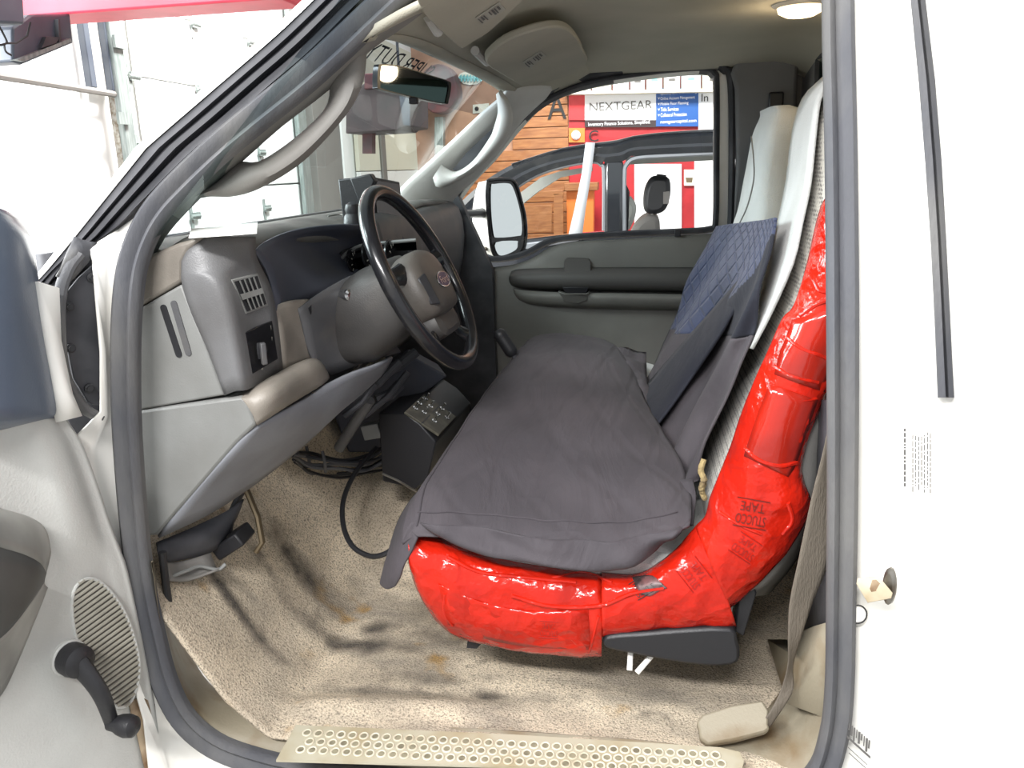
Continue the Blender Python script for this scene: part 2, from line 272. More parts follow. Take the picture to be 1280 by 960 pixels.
class MB:
    def __init__(s_): s_.v = []; s_.f = []; s_.k = []
    def add(s_, vs, fs, k=0):
        n = len(s_.v); s_.v += [V3(v) for v in vs]; s_.f += [[i + n for i in f] for f in fs]; s_.k += [k] * len(fs)
    def grid(s_, rows, cl=False, cu=False, k=0):
        n = len(rows[0]); fs = []
        for i in range(len(rows) if cu else len(rows) - 1):
            for j in range(n if cl else n - 1):
                i2 = (i + 1) % len(rows); j2 = (j + 1) % n
                fs.append([i * n + j, i * n + j2, i2 * n + j2, i2 * n + j])
        s_.add([p for r in rows for p in r], fs, k)
    def prism(s_, pts, vec, k=0):
        n = len(pts); P = [V3(p) for p in pts]; vec = V3(vec)
        s_.add(P + [p + vec for p in P], [list(range(n))[::-1], list(range(n, 2 * n))] + [[i, (i + 1) % n, n + (i + 1) % n, n + i] for i in range(n)], k)
    def box(s_, c, ax, ay, az, k=0):
        c = V3(c); ax, ay, az = V3(ax), V3(ay), V3(az); vs = [c + ax * i + ay * j + az * l for i in (-1, 1) for j in (-1, 1) for l in (-1, 1)]
        s_.add(vs, [[0, 1, 3, 2], [4, 6, 7, 5], [0, 4, 5, 1], [2, 3, 7, 6], [0, 2, 6, 4], [1, 5, 7, 3]], k)
    def tube(s_, path, r, seg=10, closed=False, k=0, caps=True, flat=1.0, upv=None):
        P = [V3(p) for p in path]; n = len(P); rows = []
        t0 = (P[1] - P[0]).normalized(); u = V3(upv) if upv else (V3((0, 0, 1)) if abs(t0.z) < .9 else V3((1, 0, 0))); u = (u - t0 * u.dot(t0)).normalized()
        for i in range(n):
            if closed: t = (P[(i + 1) % n] - P[i - 1]).normalized()
            else: t = (P[min(i + 1, n - 1)] - P[max(i - 1, 0)]).normalized()
            u = (u - t * u.dot(t)).normalized(); w_ = t.cross(u); rr = r[i] if isinstance(r, (list, tuple)) else r
            rows.append([P[i] + (u * math.cos(a) + w_ * math.sin(a) * flat) * rr for a in [2 * math.pi * q / seg for q in range(seg)]])
        s_.grid(rows, cl=True, cu=closed, k=k)
        if caps and not closed:
            m0 = len(s_.v); s_.add(rows[0], [list(range(seg))[::-1]], k); s_.add(rows[-1], [list(range(seg))], k)
    def lathe(s_, c, axis, prof, seg=20, k=0, ref=None):
        a = V3(axis).normalized(); u = a.orthogonal().normalized() if ref is None else (V3(ref) - a * V3(ref).dot(a)).normalized(); w_ = a.cross(u); c = V3(c)
        rows = [[c + a * h + (u * math.cos(t) + w_ * math.sin(t)) * r for t in [2 * math.pi * q / seg for q in range(seg)]] for r, h in prof]
        s_.grid(rows, cl=True, k=k); s_.add(rows[0], [list(range(seg))[::-1]], k); s_.add(rows[-1], [list(range(seg))], k)
    def sweep(s_, path, prof, ups, closed=False, k=0):
        # prof: (a, b) pairs; a along side vector (tangent x up), b along up
        n = len(path); rows = []
        for i in range(n):
            t = ((path[(i + 1) % n] - path[i - 1]) if closed else (path[min(i + 1, n - 1)] - path[max(i - 1, 0)])).normalized()
            up = ups[i] if isinstance(ups, list) else V3(ups); up = (up - t * up.dot(t)).normalized(); sd = t.cross(up)
            rows.append([path[i] + sd * a + up * b for a, b in prof])
        s_.grid(rows, cl=True, cu=closed, k=k)
    def done(s_, name, m, parent=None, **kw):
        if len(set(s_.k)) > 1 and 'slots' in kw: kw['fmat'] = s_.k
        return build(name, s_.v, s_.f, m, parent, **kw)
def loft(name, rows, m, parent=None, **kw):
    b = MB(); b.grid(rows); n = len(rows[0]); kw.setdefault('sharp', 60)
    kw['uv'] = [(j / (n - 1), i / (len(rows) - 1)) for i in range(len(rows)) for j in range(n)] if kw.pop('withuv', False) else None
    return build(name, b.v, b.f, m, parent, **kw)
def plate(name, pts, vec, m, parent=None, **kw):
    b = MB(); b.prism(pts, vec); return build(name, b.v, b.f, m, parent, **kw)
def resample(rows, n):
    return [smooth(r, n) for r in rows]
def dense(rows, nu=4, nv=4):
    r1 = [smooth(r, nu) for r in rows]; cols = list(zip(*r1)); c2 = [smooth(list(c), nv) for c in cols]
    return [list(r) for r in zip(*c2)]
def thing(name, label, cat, loc, group=None, kind=None):
    o = bpy.data.objects.new(name, None); COL.objects.link(o); o.location = V3(loc); o.empty_display_size = .05
    o['label'] = label; o['category'] = cat
    if group: o['group'] = group
    if kind: o['kind'] = kind
    return o
def tag(o, label, cat, group=None):
    o['label'] = label; o['category'] = cat
    if group: o['group'] = group
    return o
def struct(o): o['kind'] = 'structure'; return o
def text_geo(body, size=1.0, align='CENTER'):
    cu = bpy.data.curves.new('lettering', 'FONT'); cu.body = body; cu.size = size; cu.align_x = align; cu.align_y = 'CENTER'; cu.resolution_u = 3
    o = bpy.data.objects.new('lettering', cu); COL.objects.link(o); dg = bpy.context.evaluated_depsgraph_get(); me = bpy.data.meshes.new_from_object(o.evaluated_get(dg))
    vs = [v.co.copy() for v in me.vertices]; fs = [list(p.vertices) for p in me.polygons]
    bpy.data.objects.remove(o); bpy.data.meshes.remove(me); bpy.data.curves.remove(cu); return vs, fs
def lettering(name, body, c, u, v, h, m, parent=None, width=None, lift=.001, onto=None, align='CENTER'):
    vs, fs = text_geo(body, 1.0, align); u = V3(u).normalized(); v = V3(v); v = (v - u * v.dot(u)).normalized(); n = u.cross(v); c = V3(c)
    xs = [p.x for p in vs]; ys = [p.y for p in vs]; kx = ky = h / max(1e-6, (max(ys) - min(ys)))
    if width: kx = width / (max(xs) - min(xs))
    mx = (max(xs) + min(xs)) / 2 if align == 'CENTER' else 0; my = (max(ys) + min(ys)) / 2
    out = [c + u * (p.x - mx) * kx + v * (p.y - my) * ky + n * lift for p in vs]
    if onto:
        res = []
        for p in out:
            best = None
            for sg in (1, -1):
                for tr in onto:
                    hit = tr.ray_cast(p + n * sg * .0, n * -sg, .2)
                    if hit[0] and (best is None or hit[3] < best[1]): best = (hit[0], hit[3])
            res.append((best[0] if best else p) + n * lift)
        out = res
    return build(name, out, fs, m, parent, sharp=None)
# ================================================================== SETTING: the garage
ZG = -.80
def quad(name, pts, m, parent=None, solid=.02, **kw): 
    b = MB(); b.add(pts, [[0, 1, 2, 3]]); return build(name, b.v, b.f, m, parent, solid=solid, **kw)
struct(plate('floor', [(-4, -4, ZG), (7, -4, ZG), (7, 14, ZG), (-4, 14, ZG)], (0, 0, -.05), 'concrete'))
XF, YB = -3.7, 13.0
struct(plate('wall_front', [(XF, -4, ZG), (XF, YB, ZG), (XF, YB, 5.2), (XF, -4, 5.2)], (-.1, 0, 0), 'door_white'))
struct(plate('wall_back', [(-3.7, YB, ZG), (7, YB, ZG), (7, YB, 5.2), (-3.7, YB, 5.2)], (0, .1, 0), 'brown'))
# ================================================================== THE TRUCK CAB
truck = thing('pickup_truck', 'white pickup truck cab seen through its wide open driver doorway', 'truck', (0, .8, ZG))
SEAL = [(560, -60), (520, -30), (487, 0), (455, 30), (415, 68), (370, 108), (320, 148), (270, 190), (228, 230), (198, 263), (178, 298), (165, 340), (159, 400), (158, 460), (159, 520), (163, 590), (169, 660), (177, 727), (190, 790), (206, 850), (230, 897), (268, 930), (320, 950), (385, 964), (500, 976), (700, 992), (880, 1002), (980, 998), (1024, 968), (1042, 920), (1049, 860), (1051, 760), (1053, 600), (1053, 400), (1051, 200), (1048, 60), (1046, -20), (1038, -75), (1000, -110), (900, -122), (740, -118), (630, -100)]
path = smooth([sideat(*p) for p in SEAL], 5, closed=True)
ups = [V3((0, -1, 0)).lerp(V3((0, -.97, .24)), min(1, max(0, (p.z - .68) / .1))) for p in path]
prof = [(-.021, .002), (-.020, .010), (-.014, .016), (-.008, .013), (-.005, .009), (-.002, .012), (.004, .019), (.012, .021), (.019, .015), (.021, .004), (.019, -.016), (.013, -.016), (.013, -.004), (-.013, -.004), (-.014, -.010), (-.020, -.010)]
b = MB(); b.sweep(path, prof + [prof[0]], ups, closed=True)
b.done('door_weatherstrip', 'seal', truck, sharp=40)
# windscreen pillar: outer skin, light edge and rubber channel
O = [(-10, 410), (43, 350), (67, 320), (157, 205), (180, 178), (320, 57), (363, 18), (400, -18), (480, -95)]
I = [(84, 350), (104, 322), (118, 303), (158, 278), (190, 247), (248, 192), (300, 150), (352, 104), (392, 70), (430, 32), (462, 0), (520, -55)]
Os = smooth([V3((p[0], p[1], 0)) for p in O], 6); Is = smooth([V3((p[0], p[1], 0)) for p in I], 6)
def along(P, t):
    L = [0]
    for a, c in zip(P, P[1:]): L.append(L[-1] + (c - a).length)
    d = t * L[-1]
    for i in range(len(P) - 1):
        if d <= L[i + 1]: return P[i].lerp(P[i + 1], (d - L[i]) / max(1e-9, L[i + 1] - L[i]))
    return P[-1]
def band(tlist, n=40):
    rows = []
    for i in range(n):
        a, c = along(Os, i / (n - 1)), along(Is, i / (n - 1)); row = []
        for t, off in tlist: q = a.lerp(c, t); row.append(sideat(q.x, q.y, off))
        rows.append(row)
    return rows
loft('windscreen_pillar', band([(-.02, .06), (-.01, -.01), (.05, -.03), (.11, -.03), (.13, -.02)]), 'white', truck, solid=.004)
loft('pillar_channel', band([(.13, -.012), (.16, -.026), (.30, -.028), (.34, -.018), (.40, -.014), (.46, -.022), (.54, -.022), (.58, -.006), (.66, .000), (.72, -.010), (.84, -.012), (.90, .004), (1.02, .014)]), 'seal_dark', truck, solid=.004, sharp=30)
# white hinge pillar and sill lip around the seal
def jamb(pts, m, name, **kw): return loft(name, [[sideat(x, y, o) for x, y, o in r] for r in pts], m, truck, solid=.004, **kw)
jamb([[(112, 312, -.03), (150, 285, 0), (200, 250, .01), (225, 225, .012)],
      [(116, 326, -.03), (132, 330, 0), (150, 330, .01), (172, 330, .012)],
      [(120, 372, -.03), (130, 380, -.005), (145, 385, .01), (168, 385, .012)],
      [(126, 440, -.03), (132, 445, -.005), (145, 450, .01), (165, 450, .012)],
      [(126, 515, -.03), (134, 520, -.005), (145, 520, .01), (165, 520, .012)],
      [(96, 545, -.06), (118, 560, -.02), (148, 575, .005), (170, 575, .012)],
      [(100, 620, -.07), (128, 650, -.02), (156, 655, .005), (174, 655, .012)],
      [(120, 720, -.07), (146, 735, -.02), (168, 735, .005), (182, 735, .012)],
      [(160, 830, -.06), (178, 835, -.02), (192, 835, .005), (205, 835, .012)],
      [(180, 900, -.06), (196, 910, -.02), (218, 905, .005), (235, 893, .012)],
      [(190, 1000, -.06), (215, 980, -.02), (250, 945, .005), (265, 925, .012)],
      [(330, 1040, -.06), (335, 1020, -.02), (345, 985, .005), (350, 955, .012)],
      [(700, 1090, -.06), (700, 1060, -.02), (700, 1020, .005), (700, 990, .012)],
      [(985, 1090, -.06), (985, 1060, -.02), (980, 1010, .005), (975, 990, .012)]], 'white', 'hinge_pillar')
R = []
for py, rx, a1, a2, a3 in [(-140, 1040, 1075, 1110, 1140), (-40, 1044, 1082, 1115, 1142), (100, 1052, 1090, 1122, 1150), (250, 1056, 1092, 1128, 1158), (400, 1058, 1095, 1132, 1164), (500, 1062, 1100, 1136, 1170), (600, 1064, 1100, 1132, 1165), (700, 1062, 1092, 1120, 1160), (800, 1058, 1085, 1120, 1165), (880, 1056, 1082, 1120, 1165), (960, 1050, 1080, 1125, 1170), (1040, 1030, 1080, 1130, 1170)]:
    R.append([sideat(rx - 14, py, .012), sideat(rx + 8, py, .002), sideat(a1, py, -.012), sideat(a2, py, -.035), sideat(a3 - 8, py, -.062), sideat(a3 + 14, py, -.070), sideat(1260, py, -.075), sideat(1400, py, -.075), sideat(1750, py, -.075)])
loft('rear_body_panel', dense(R, 3, 2), 'white', truck, solid=.01, off=1)
# black cover plate on the hinge pillar with its bolts, rubber edge round it
def hp(px, py): return sideat(px, py, -.085 + .085 * min(1, max(0, (px - 60) / 75)))
pl = [(118, 330), (122, 373), (128, 440), (130, 505), (122, 508), (110, 503), (92, 473), (83, 427), (80, 397), (80, 370), (99, 347)]
cover = plate('hinge_cover', [hp(*p) for p in pl], (-.006, .004, 0), 'seal_dark', truck, bevel=.002)
for px, py in [(114, 347), (86, 383), (88, 435), (111, 485)]:
    b = MB(); b.lathe(hp(px, py) + V3((.001, -.001, 0)), (.75, -.6, 0), [(.0075, 0), (.0075, .003), (.0045, .004), (.0045, .008)], 10); b.done('bolt', 'black', cover)
edge = smooth([hp(*p) + V3((.004, -.004, 0)) for p in [(98, 318), (84, 338), (74, 372), (74, 427), (80, 470), (101, 506), (114, 516), (124, 521)]], 6)
b = MB(); b.tube(edge, .0085, 10, flat=1.4); b.done('pillar_rubber', 'seal', truck)
b = MB(); b.grid(dense([[hp(92, 296), hp(106, 302), hp(120, 303)], [hp(82, 322), hp(96, 318) + V3((.006, -.012, 0)), hp(113, 322)], [hp(70, 345), hp(84, 352), hp(92, 346)]], 3, 3)); b.done('pillar_rubber_flap', 'seal', truck, solid=.006, sharp=60)
# fender edge behind the gap of the open door
loft('front_fender', [[at(x, y, o) for x, y, o in r] for r in [[(30, 352, -.11), (48, 352, -.1), (74, 360, -.085)], [(40, 420, -.11), (60, 420, -.1), (76, 425, -.085)], [(60, 490, -.11), (80, 490, -.1), (90, 492, -.085)], [(70, 528, -.11), (86, 524, -.1), (102, 520, -.085)]]], 'white', truck, solid=.004)
# drip moulding, sticker, striker, plug, lower label on the rear body panel
body_tree = None
D = [(1149, -60, 1136), (1156, 0, 1138), (1168, 100, 1148), (1176, 200, 1156), (1182, 300, 1163), (1187, 400, 1168), (1192, 497, 1172)]
def on_panel(px, py, off=0): return sideat(px, py, -.075 + off)
b = MB(); b.grid([[on_panel(l, y, .004), on_panel(l + 1, y, -.010), on_panel(lerp(l, r, .5), y, -.012), on_panel(lerp(l, r, .6), y, -.004), on_panel(lerp(l, r, .72), y, -.012), on_panel(r, y, -.008), on_panel(r + 1, y, .004)] for r, y, l in D])
ends = len(b.v); b.add([b.v[i] for i in range(ends - 7, ends)], [list(range(7))])
b.done('drip_moulding', 'seal', truck, sharp=30)
b = MB(); rnd = random.Random(3)
def dash_lines(b, x0, x1, y0, y1, ncol, ch, fn):
    for c in range(ncol):
        x = lerp(x0, x1, c / max(1, ncol - 1)); y = y0 + rnd.random() * 6
        end = y1 - rnd.random() * 14
        while y < end:
            l = 2 + rnd.random() * 6; q = min(y + l, end)
            b.add([fn(x - ch, y), fn(x + ch, y), fn(x + ch, q), fn(x - ch, q)], [[0, 1, 2, 3]]); y = q + 1.3
dash_lines(b, 1131, 1132, 534, 616, 1, 1.3, lambda x, y: on_panel(x, y, -.0045)); dash_lines(b, 1141, 1163, 540, 620, 7, .7, lambda x, y: on_panel(x, y, -.0055))
b.done('body_sticker', 'ink_grey', truck, sharp=None)
def jb(px, py, off=0): return sideat(px, py, -.02 - .0012 * max(0, px - 1075) + off)
st = MB(); c0 = jb(1113, 732, -.002); nrm = V3((-.75, -.66, 0)).normalized()
st.lathe(c0, nrm, [(.010, 0), (.010, .004), (.007, .006)], 16); pv = [c0 + (v - c0) - V3((0, 0, 0)) for v in st.v]
st.v = [c0 + V3(((v - c0).x, (v - c0).y, (v - c0).z * 2.9)) for v in st.v]
striker = st.done('door_striker', 'steel', truck)
q = [jb(1071, 722, -.03), jb(1098, 718, -.025), jb(1117, 741, -.01), jb(1086, 747, -.03)]
plate('latch_wedge', q, (0, .004, -.012), 'beige_body', striker, bevel=.002)
plate('latch_recess', [q[0].lerp(q[2], .25) + V3((0, -.0006, .0012)), q[1].lerp(q[3], .25) + V3((0, -.0006, .0012)), q[2].lerp(q[0], .22) + V3((0, -.0006, .0012)), q[3].lerp(q[1], .25) + V3((0, -.0006, .0012))], (0, 0, -.001), 'rust', striker)
b = MB(); b.lathe(sideat(1072, 768, -.012), (.1, -1, 0), [(.0125, -.004), (.0125, .0015), (.011, .002), (.010, .001)], 24); pg = b.done('body_plug', 'white', truck)
arc = [sideat(1072 + 11.5 * math.cos(a), 768 + 11.5 * math.sin(a), -.0145) for a in [math.radians(t) for t in range(-130, 140, 15)]]
b = MB(); b.tube(arc, .0011, 6); b.done('plug_gap', 'ink_black', pg)
b = MB()
def lab(x, y): return sideat(x, y, -.028)
for i in range(9):
    x = 1062 + i * 3.1; y = 904 + i * 2.6; h = 9 + (i * 7 % 5) * 2.2; wv = .7 + (i * 5 % 3) * .35
    b.add([lab(x - wv, y), lab(x + wv, y + .8), lab(x + wv - 1, y + h), lab(x - wv - 1, y + h - .8)], [[0, 1, 2, 3]])
for x0, y0, x1, y1, t in [(1059, 921, 1088, 947, 1.6), (1060, 934, 1084, 956, .6), (1061, 941, 1082, 960, .6)]:
    b.add([lab(x0, y0 - t), lab(x1, y1 - t), lab(x1, y1 + t), lab(x0, y0 + t)], [[0, 1, 2, 3]])
b.done('placard_print', 'ink_grey', truck, sharp=None)
# floor: carpet height field
def zfloor(x, y):
    z = -.045
    z += .010 * max(0, 1 - max(0, y - .05) / .10) ** 1.3 if y < .15 else 0            # rise to the sill
    hump = .20 * math.exp(-((y - .86) / .22) ** 4) * (1 / (1 + math.exp((x + .05) * 9)) * .75 + .25)
    z += hump
    if x < -.66: z += (-.66 - x) * .95
    if x < -.74: z += (-.74 - x) * .7
    z += .008 * noise.noise(V3((x * 5, y * 5, 1))) + .004 * noise.noise(V3((x * 14, y * 14, 3)))
    z += .018 * math.exp(-((y - .13 - .1 * (x + .3)) / .035) ** 2) * max(0, min(1, (-.12 - x) * 5)) * max(0, min(1, (x + .72) * 8))
    return z
rows = []
for i in range(130):
    x = -1.0 + 1.54 * i / 129; rows.append([V3((x, y, zfloor(x, y))) for y in [.012 + 1.63 * j / 129 for j in range(130)]])
cpt = loft('floor_carpet', rows, 'carpet', truck, solid=.006, off=-1)
blobs = [(atz(x, y, -.045), rx, ry, k) for x, y, rx, ry, k in [(300, 852, .10, .018, .9), (380, 772, .10, .05, .75), (440, 808, .14, .03, .8), (330, 800, .09, .02, .45), (390, 630, .08, .09, .55), (470, 790, .05, .03, .7), (262, 800, .04, .05, .5), (240, 745, .05, .08, .6), (610, 873, .035, .02, .9), (545, 850, .12, .03, .45), (470, 870, .20, .018, .6), (560, 800, .10, .06, .5), (255, 700, .06, .05, .7), (700, 880, .12, .02, .3)]]  # carpet stains; the one under the dash is dirt plus painted shadow
st_a = cpt.data.attributes.new('stain_shade', 'FLOAT', 'POINT')
for i, p in enumerate([q for r in rows for q in r]):
    k = 0
    for c, rx, ry, st in blobs:
        d = ((p.x - c.x) / rx) ** 2 + ((p.y - c.y) / ry) ** 2
        if d < 6: k = max(k, st * math.exp(-d * .8))
    st_a.data[i].value = k
# dirty sill trim round the foot of the doorway
sp = [(182, 560), (184, 640), (190, 700), (198, 760), (212, 825), (236, 880), (272, 915), (330, 936), (420, 952), (600, 970), (800, 985), (930, 988), (1000, 965), (1030, 915), (1040, 850), (1042, 780)]
inn = [(186, 560), (190, 640), (199, 700), (211, 750), (226, 800), (246, 842), (284, 874), (350, 896), (440, 903), (600, 912), (800, 926), (880, 934), (935, 915), (975, 868), (995, 815), (1005, 770)]
rows = []
for (a, c), (d, e) in list(zip(sp, inn))[2:]:
    p = at(a, c, .012); q = atz(d, e, -.030); m1 = p.lerp(q, .45) + V3((0, 0, .005)); rows.append([p + V3((0, .0, -.01)), p, m1, q, q + V3((0, .02, -.02))])
loft('sill_trim', dense(rows, 2, 3), 'beige_sill', truck, solid=.003)
# scuff plate with its field of raised rings
def zs(px, py):  # plane of the scuff plate
    return onpl(px, py, (0, .03, .0065), V3((0, -.12, 1)).normalized())
outl = [(370, 906), (640, 918), (900, 934), (925, 940), (930, 952), (926, 966), (640, 958), (345, 950)]
sc_ = MB(); sc_.prism([zs(*p) for p in outl], (0, 0, -.004))
for r in range(3):
    for i in range(37):
        t = (i + (.5 if r % 2 else 0)) / 37.5
        px = lerp(384 - r * 4, 916, t); py = lerp(916, 945, t) + r * 10.5
        c = zs(px, py); u, v = V3((1, 0, 0)), V3((0, 1, .12))
        sc_.tube([c + (u * math.cos(a) + v * math.sin(a)) * .0072 for a in [2 * math.pi * k / 12 for k in range(12)]], .0019, 6, closed=True, k=2)
        sc_.add([c + V3((0, 0, .0005)) + (u * math.cos(a) + v * math.sin(a)) * .0062 for a in [2 * math.pi * k / 12 for k in range(12)]], [list(range(12))], 1)
sc_.done('scuff_plate', None, truck, slots=['scuff', 'scuff_hole', 'scuff_ring'], sharp=40)
# far kick panel closing the passenger footwell, its dark colour painting the shadow there
plate('far_kick_panel', [(-1.0, 1.62, -.1), (-.5, 1.62, -.1), (-.5, 1.62, .62), (-.62, 1.62, .9), (-1.0, 1.62, .9)], (0, .04, 0), 'seal_dark', truck)
# headliner
def zhead(x, y):
    z = 1.285 - .05 * ((y - .82) / .80) ** 4 - .02 * ((y - .82) / .8) ** 2
    if x < -.12: z -= .10 * ((-.12 - x) / .34) ** 2
    if x > .38: z -= .06 * ((x - .38) / .16) ** 2
    return z
rows = []
for i in range(30):
    x = -.425 + .98 * i / 29; rows.append([V3((x + (.05 * max(0, (y - .6) / .8) ** 2 if x < -.2 else 0), y, zhead(x, y))) for y in [.10 + 1.47 * j / 39 for j in range(40)]])
loft('headliner', rows, 'headliner', truck, solid=.012, off=1)
# pale rolled front edge of the headliner
fr = [r for r in rows[0]]
b = MB(); b.sweep(fr, [(0, .006), (.014, .002), (.018, -.006), (.012, -.012), (-.02, -.010), (-.045, -.002), (-.045, .004), (0, .006)], V3((0, 0, 1))); b.done('headliner_front_edge', 'trim_edge', truck, sharp=60)
# roof skin above
plate('roof_skin', [(-.5, .12, 1.33), (.58, .12, 1.33), (.58, 1.68, 1.33), (-.5, 1.68, 1.33)], (0, 0, .03), 'white', truck, bevel=.02)
b = MB(); b.box((.03, .165, 1.285), (.42, 0, 0), (0, .02, 0), (0, 0, .035)); b.done('roof_rail', 'headliner', truck, bevel=.01)
b = MB(); b.box((.12, 1.60, 1.285), (.46, 0, 0), (0, .03, 0), (0, 0, .045)); b.done('far_roof_rail', 'headliner', truck, bevel=.01)
# windscreen
WP = V3((-.43, .8, 1.19)); WN = V3((1, 0, -1.02)).normalized()   # plane through the headliner edge
def wpt(y, z): return V3((WP.x - (WP.z - z) * 1.02, y, z))
rows = [[wpt(y, z) + V3((-.03 * (1 - ((y - .85) / .8) ** 2), 0, 0)) for y in [.03 + 1.64 * j / 16 for j in range(17)]] for z in (1.23, 1.12, 1.0, .9, .79)]
loft('windshield', rows[1:], 'windshield', truck); loft('shade_band', rows[:2], 'shade', truck)
def wsat(px, py):
    y = .8
    p = onpl(px, py, WP + V3((-.03, 0, 0)), WN)
    for _ in range(6):
        p = onpl(px, py, WP + V3((-.03 * (1 - ((p.y - .85) / .8) ** 2), 0, 0)), WN)
    return p
# decal on the windscreen, read from outside, so mirrored from in here
a, c = wsat(462, 63), wsat(541, 93)
for w_, f_, k_ in [('DUTY', .22, .44), ('SUPER', .74, .50)]: lettering('windshield_lettering', w_, a.lerp(c, f_), (a - c), V3((1.02, 0, 1)), .036, 'ink_black', truck, width=(a - c).length * k_, lift=.003)
# driver-side inner pillar trim, and its grab handle
PT_o = [(560, -50), (500, 5), (470, 40), (400, 105), (330, 165), (270, 214), (220, 262), (190, 305), (178, 335)]
PT_i = [(590, -35), (512, 26), (462, 62), (414, 108), (350, 158), (296, 206), (250, 246), (205, 296), (186, 338)]
rows = []
for a, c in zip(PT_o, PT_i):
    q = V3((*a, 0)).lerp(V3((*c, 0)), -.5); m1 = V3((*a, 0)).lerp(V3((*c, 0)), .6)
    rows.append([sideat(q.x, q.y, .02), sideat(*a, .03), sideat(m1.x, m1.y, .045), sideat(*c, .07), sideat(*c, .10)])
loft('inner_pillar_trim', dense(rows, 3, 3), 'trim', truck, solid=.004)
def grab(name, label, out, inn_, m, depth0, depth1, fn):
    t = thing(name, label, 'grab handle', fn(*out[0], depth0))
    n = 34; A = smooth([V3((*p, 0)) for p in out], 8); B = smooth([V3((*p, 0)) for p in inn_], 8); rows = []
    for i in range(n):
        k = i / (n - 1); a, c = along(A, k), along(B, k); row = []
        for f, d in [(0, depth1), (.04, depth0 + .004), (.25, depth0 - .012), (.5, depth0 - .016), (.75, depth0 - .012), (.96, depth0 + .004), (1, depth1), (.5, depth1 + .012), (0, depth1)]:
            q = a.lerp(c, f); row.append(fn(q.x, q.y, d))
        rows.append(row)
    bb = MB(); bb.grid(rows); bb.done('grip', m, t, sharp=55); return t
gh = grab('grab_handle', 'taupe looped grab handle on the near windscreen pillar', [(232, 252), (262, 246), (290, 246), (326, 235), (380, 201), (431, 146), (452, 109), (458, 74), (455, 52), (448, 40)], [(240, 246), (268, 228), (297, 203), (325, 201), (370, 171), (405, 137), (412, 112), (408, 98), (416, 88), (430, 56)], 'trim', .055, .075, lambda x, y, d: sideat(x, y, d))
# passenger-side pillar trim and handle, their grey paled to paint the windscreen light
rows = []
for a, c in [((606, 90), (668, 92)), ((632, 112), (690, 112)), ((602, 141), (655, 148)), ((565, 176), (628, 185)), ((530, 208), (596, 222)), ((500, 236), (568, 248)), ((484, 262), (548, 282)), ((478, 300), (540, 320))]:
    A, B = V3((*a, 0)), V3((*c, 0)); rows.append([farat(a[0], a[1], -.20), farat(*A.lerp(B, .08).xy, -.215), farat(*A.lerp(B, .4).xy, -.19), farat(*A.lerp(B, .75).xy, -.13), farat(c[0], c[1], -.08)])
loft('far_inner_pillar_trim', dense(rows, 3, 3), 'trim_light', truck, solid=.004)
gp = grab('grab_handle', 'grey grab handle on the far windscreen pillar, paled for window light', [(541, 222), (546, 234), (562, 232), (594, 214), (630, 178), (641, 150), (637, 128), (626, 112)], [(552, 205), (558, 210), (571, 214), (592, 200), (612, 172), (617, 160), (622, 140), (620, 118)], 'trim_light', -.27, -.235, lambda x, y, d: farat(x, y, d))
b = MB(); A = [farat(x, y, -.215) for x, y in [(566, 212), (582, 192), (600, 175), (616, 160), (612, 178), (594, 200), (572, 215)]]; b.prism(A, (0, .004, 0)); b.done('handle_recess', 'seal_dark', gp)
# far body: sill, pillar trims, rear wall, rear window
plate('far_rear_pillar_trim', [farat(x, y, -.06) for x, y in [(914, 92), (920, 76), (938, 68), (990, 66), (999, 74), (996, 130), (994, 420), (912, 420), (918, 280), (921, 200), (919, 110)]], (0, .05, 0), 'trim_dark', truck, bevel=.012)
XR = .50
def rw(px, py): return atx(px, py, XR)
plate('far_rear_corner_trim', [(.40, 1.625, -.05), (.53, 1.625, -.05), (.53, 1.60, 1.30), (.40, 1.60, 1.30)], (0, .05, 0), 'trim_dark', truck)
hole = [(V3((XR, 1.40, 1.235))), V3((XR, 1.40, .78)), V3((XR, .22, .78)), V3((XR, .22, 1.235))]
b = MB(); outer = [V3((XR, 1.66, 1.27)), V3((XR, 1.66, -.05)), V3((XR, .02, -.05)), V3((XR, .02, 1.27))]
b.add(outer + hole, [[i, (i + 1) % 4, 4 + (i + 1) % 4, 4 + i] for i in range(4)]); b.done('rear_wall_trim', 'trim_dark', truck, solid=.02)
b = MB(); b.sweep(smooth([h.lerp((hole[0] + hole[2]) / 2, 0) for h in hole], 1, closed=True), [(-.018, -.012), (-.018, .012), (.018, .012), (.018, -.012), (-.018, -.012)], V3((-1, 0, 0)), closed=True); b.done('rear_window_rubber', 'seal_dark', truck)
b = MB(); b.add(hole, [[0, 1, 2, 3]]); b.done('rear_window', 'rear_glass', truck, solid=.004)
# quarter trim behind the seat on the near side
loft('rear_corner_trim', [[at(x, y, d) for x, y, d in r] for r in [[(1042, 776, .02), (1022, 782, .10), (1000, 790, .35)], [(1042, 830, .02), (1008, 830, .10), (985, 800, .35)], [(1040, 900, .02), (985, 880, .10), (960, 800, .35)]]], 'beige_sill', truck, solid=.004)
loft('rear_corner_shade', [[at(x, y, d) for x, y, d in r] for r in [[(1050, 500, .03), (1030, 500, .12), (1010, 500, .40)], [(1046, 640, .03), (1026, 640, .12), (1004, 640, .40)], [(1043, 782, .03), (1023, 786, .12), (1000, 794, .40)]]], 'seal_dark', truck, solid=.004)  # dark sheet painting the shadow behind the seat
# ================================================================== DASHBOARD
dash = thing('dashboard', 'dusty grey dashboard with air vents and bare wiring below', 'dashboard', (-.72, .8, .5))
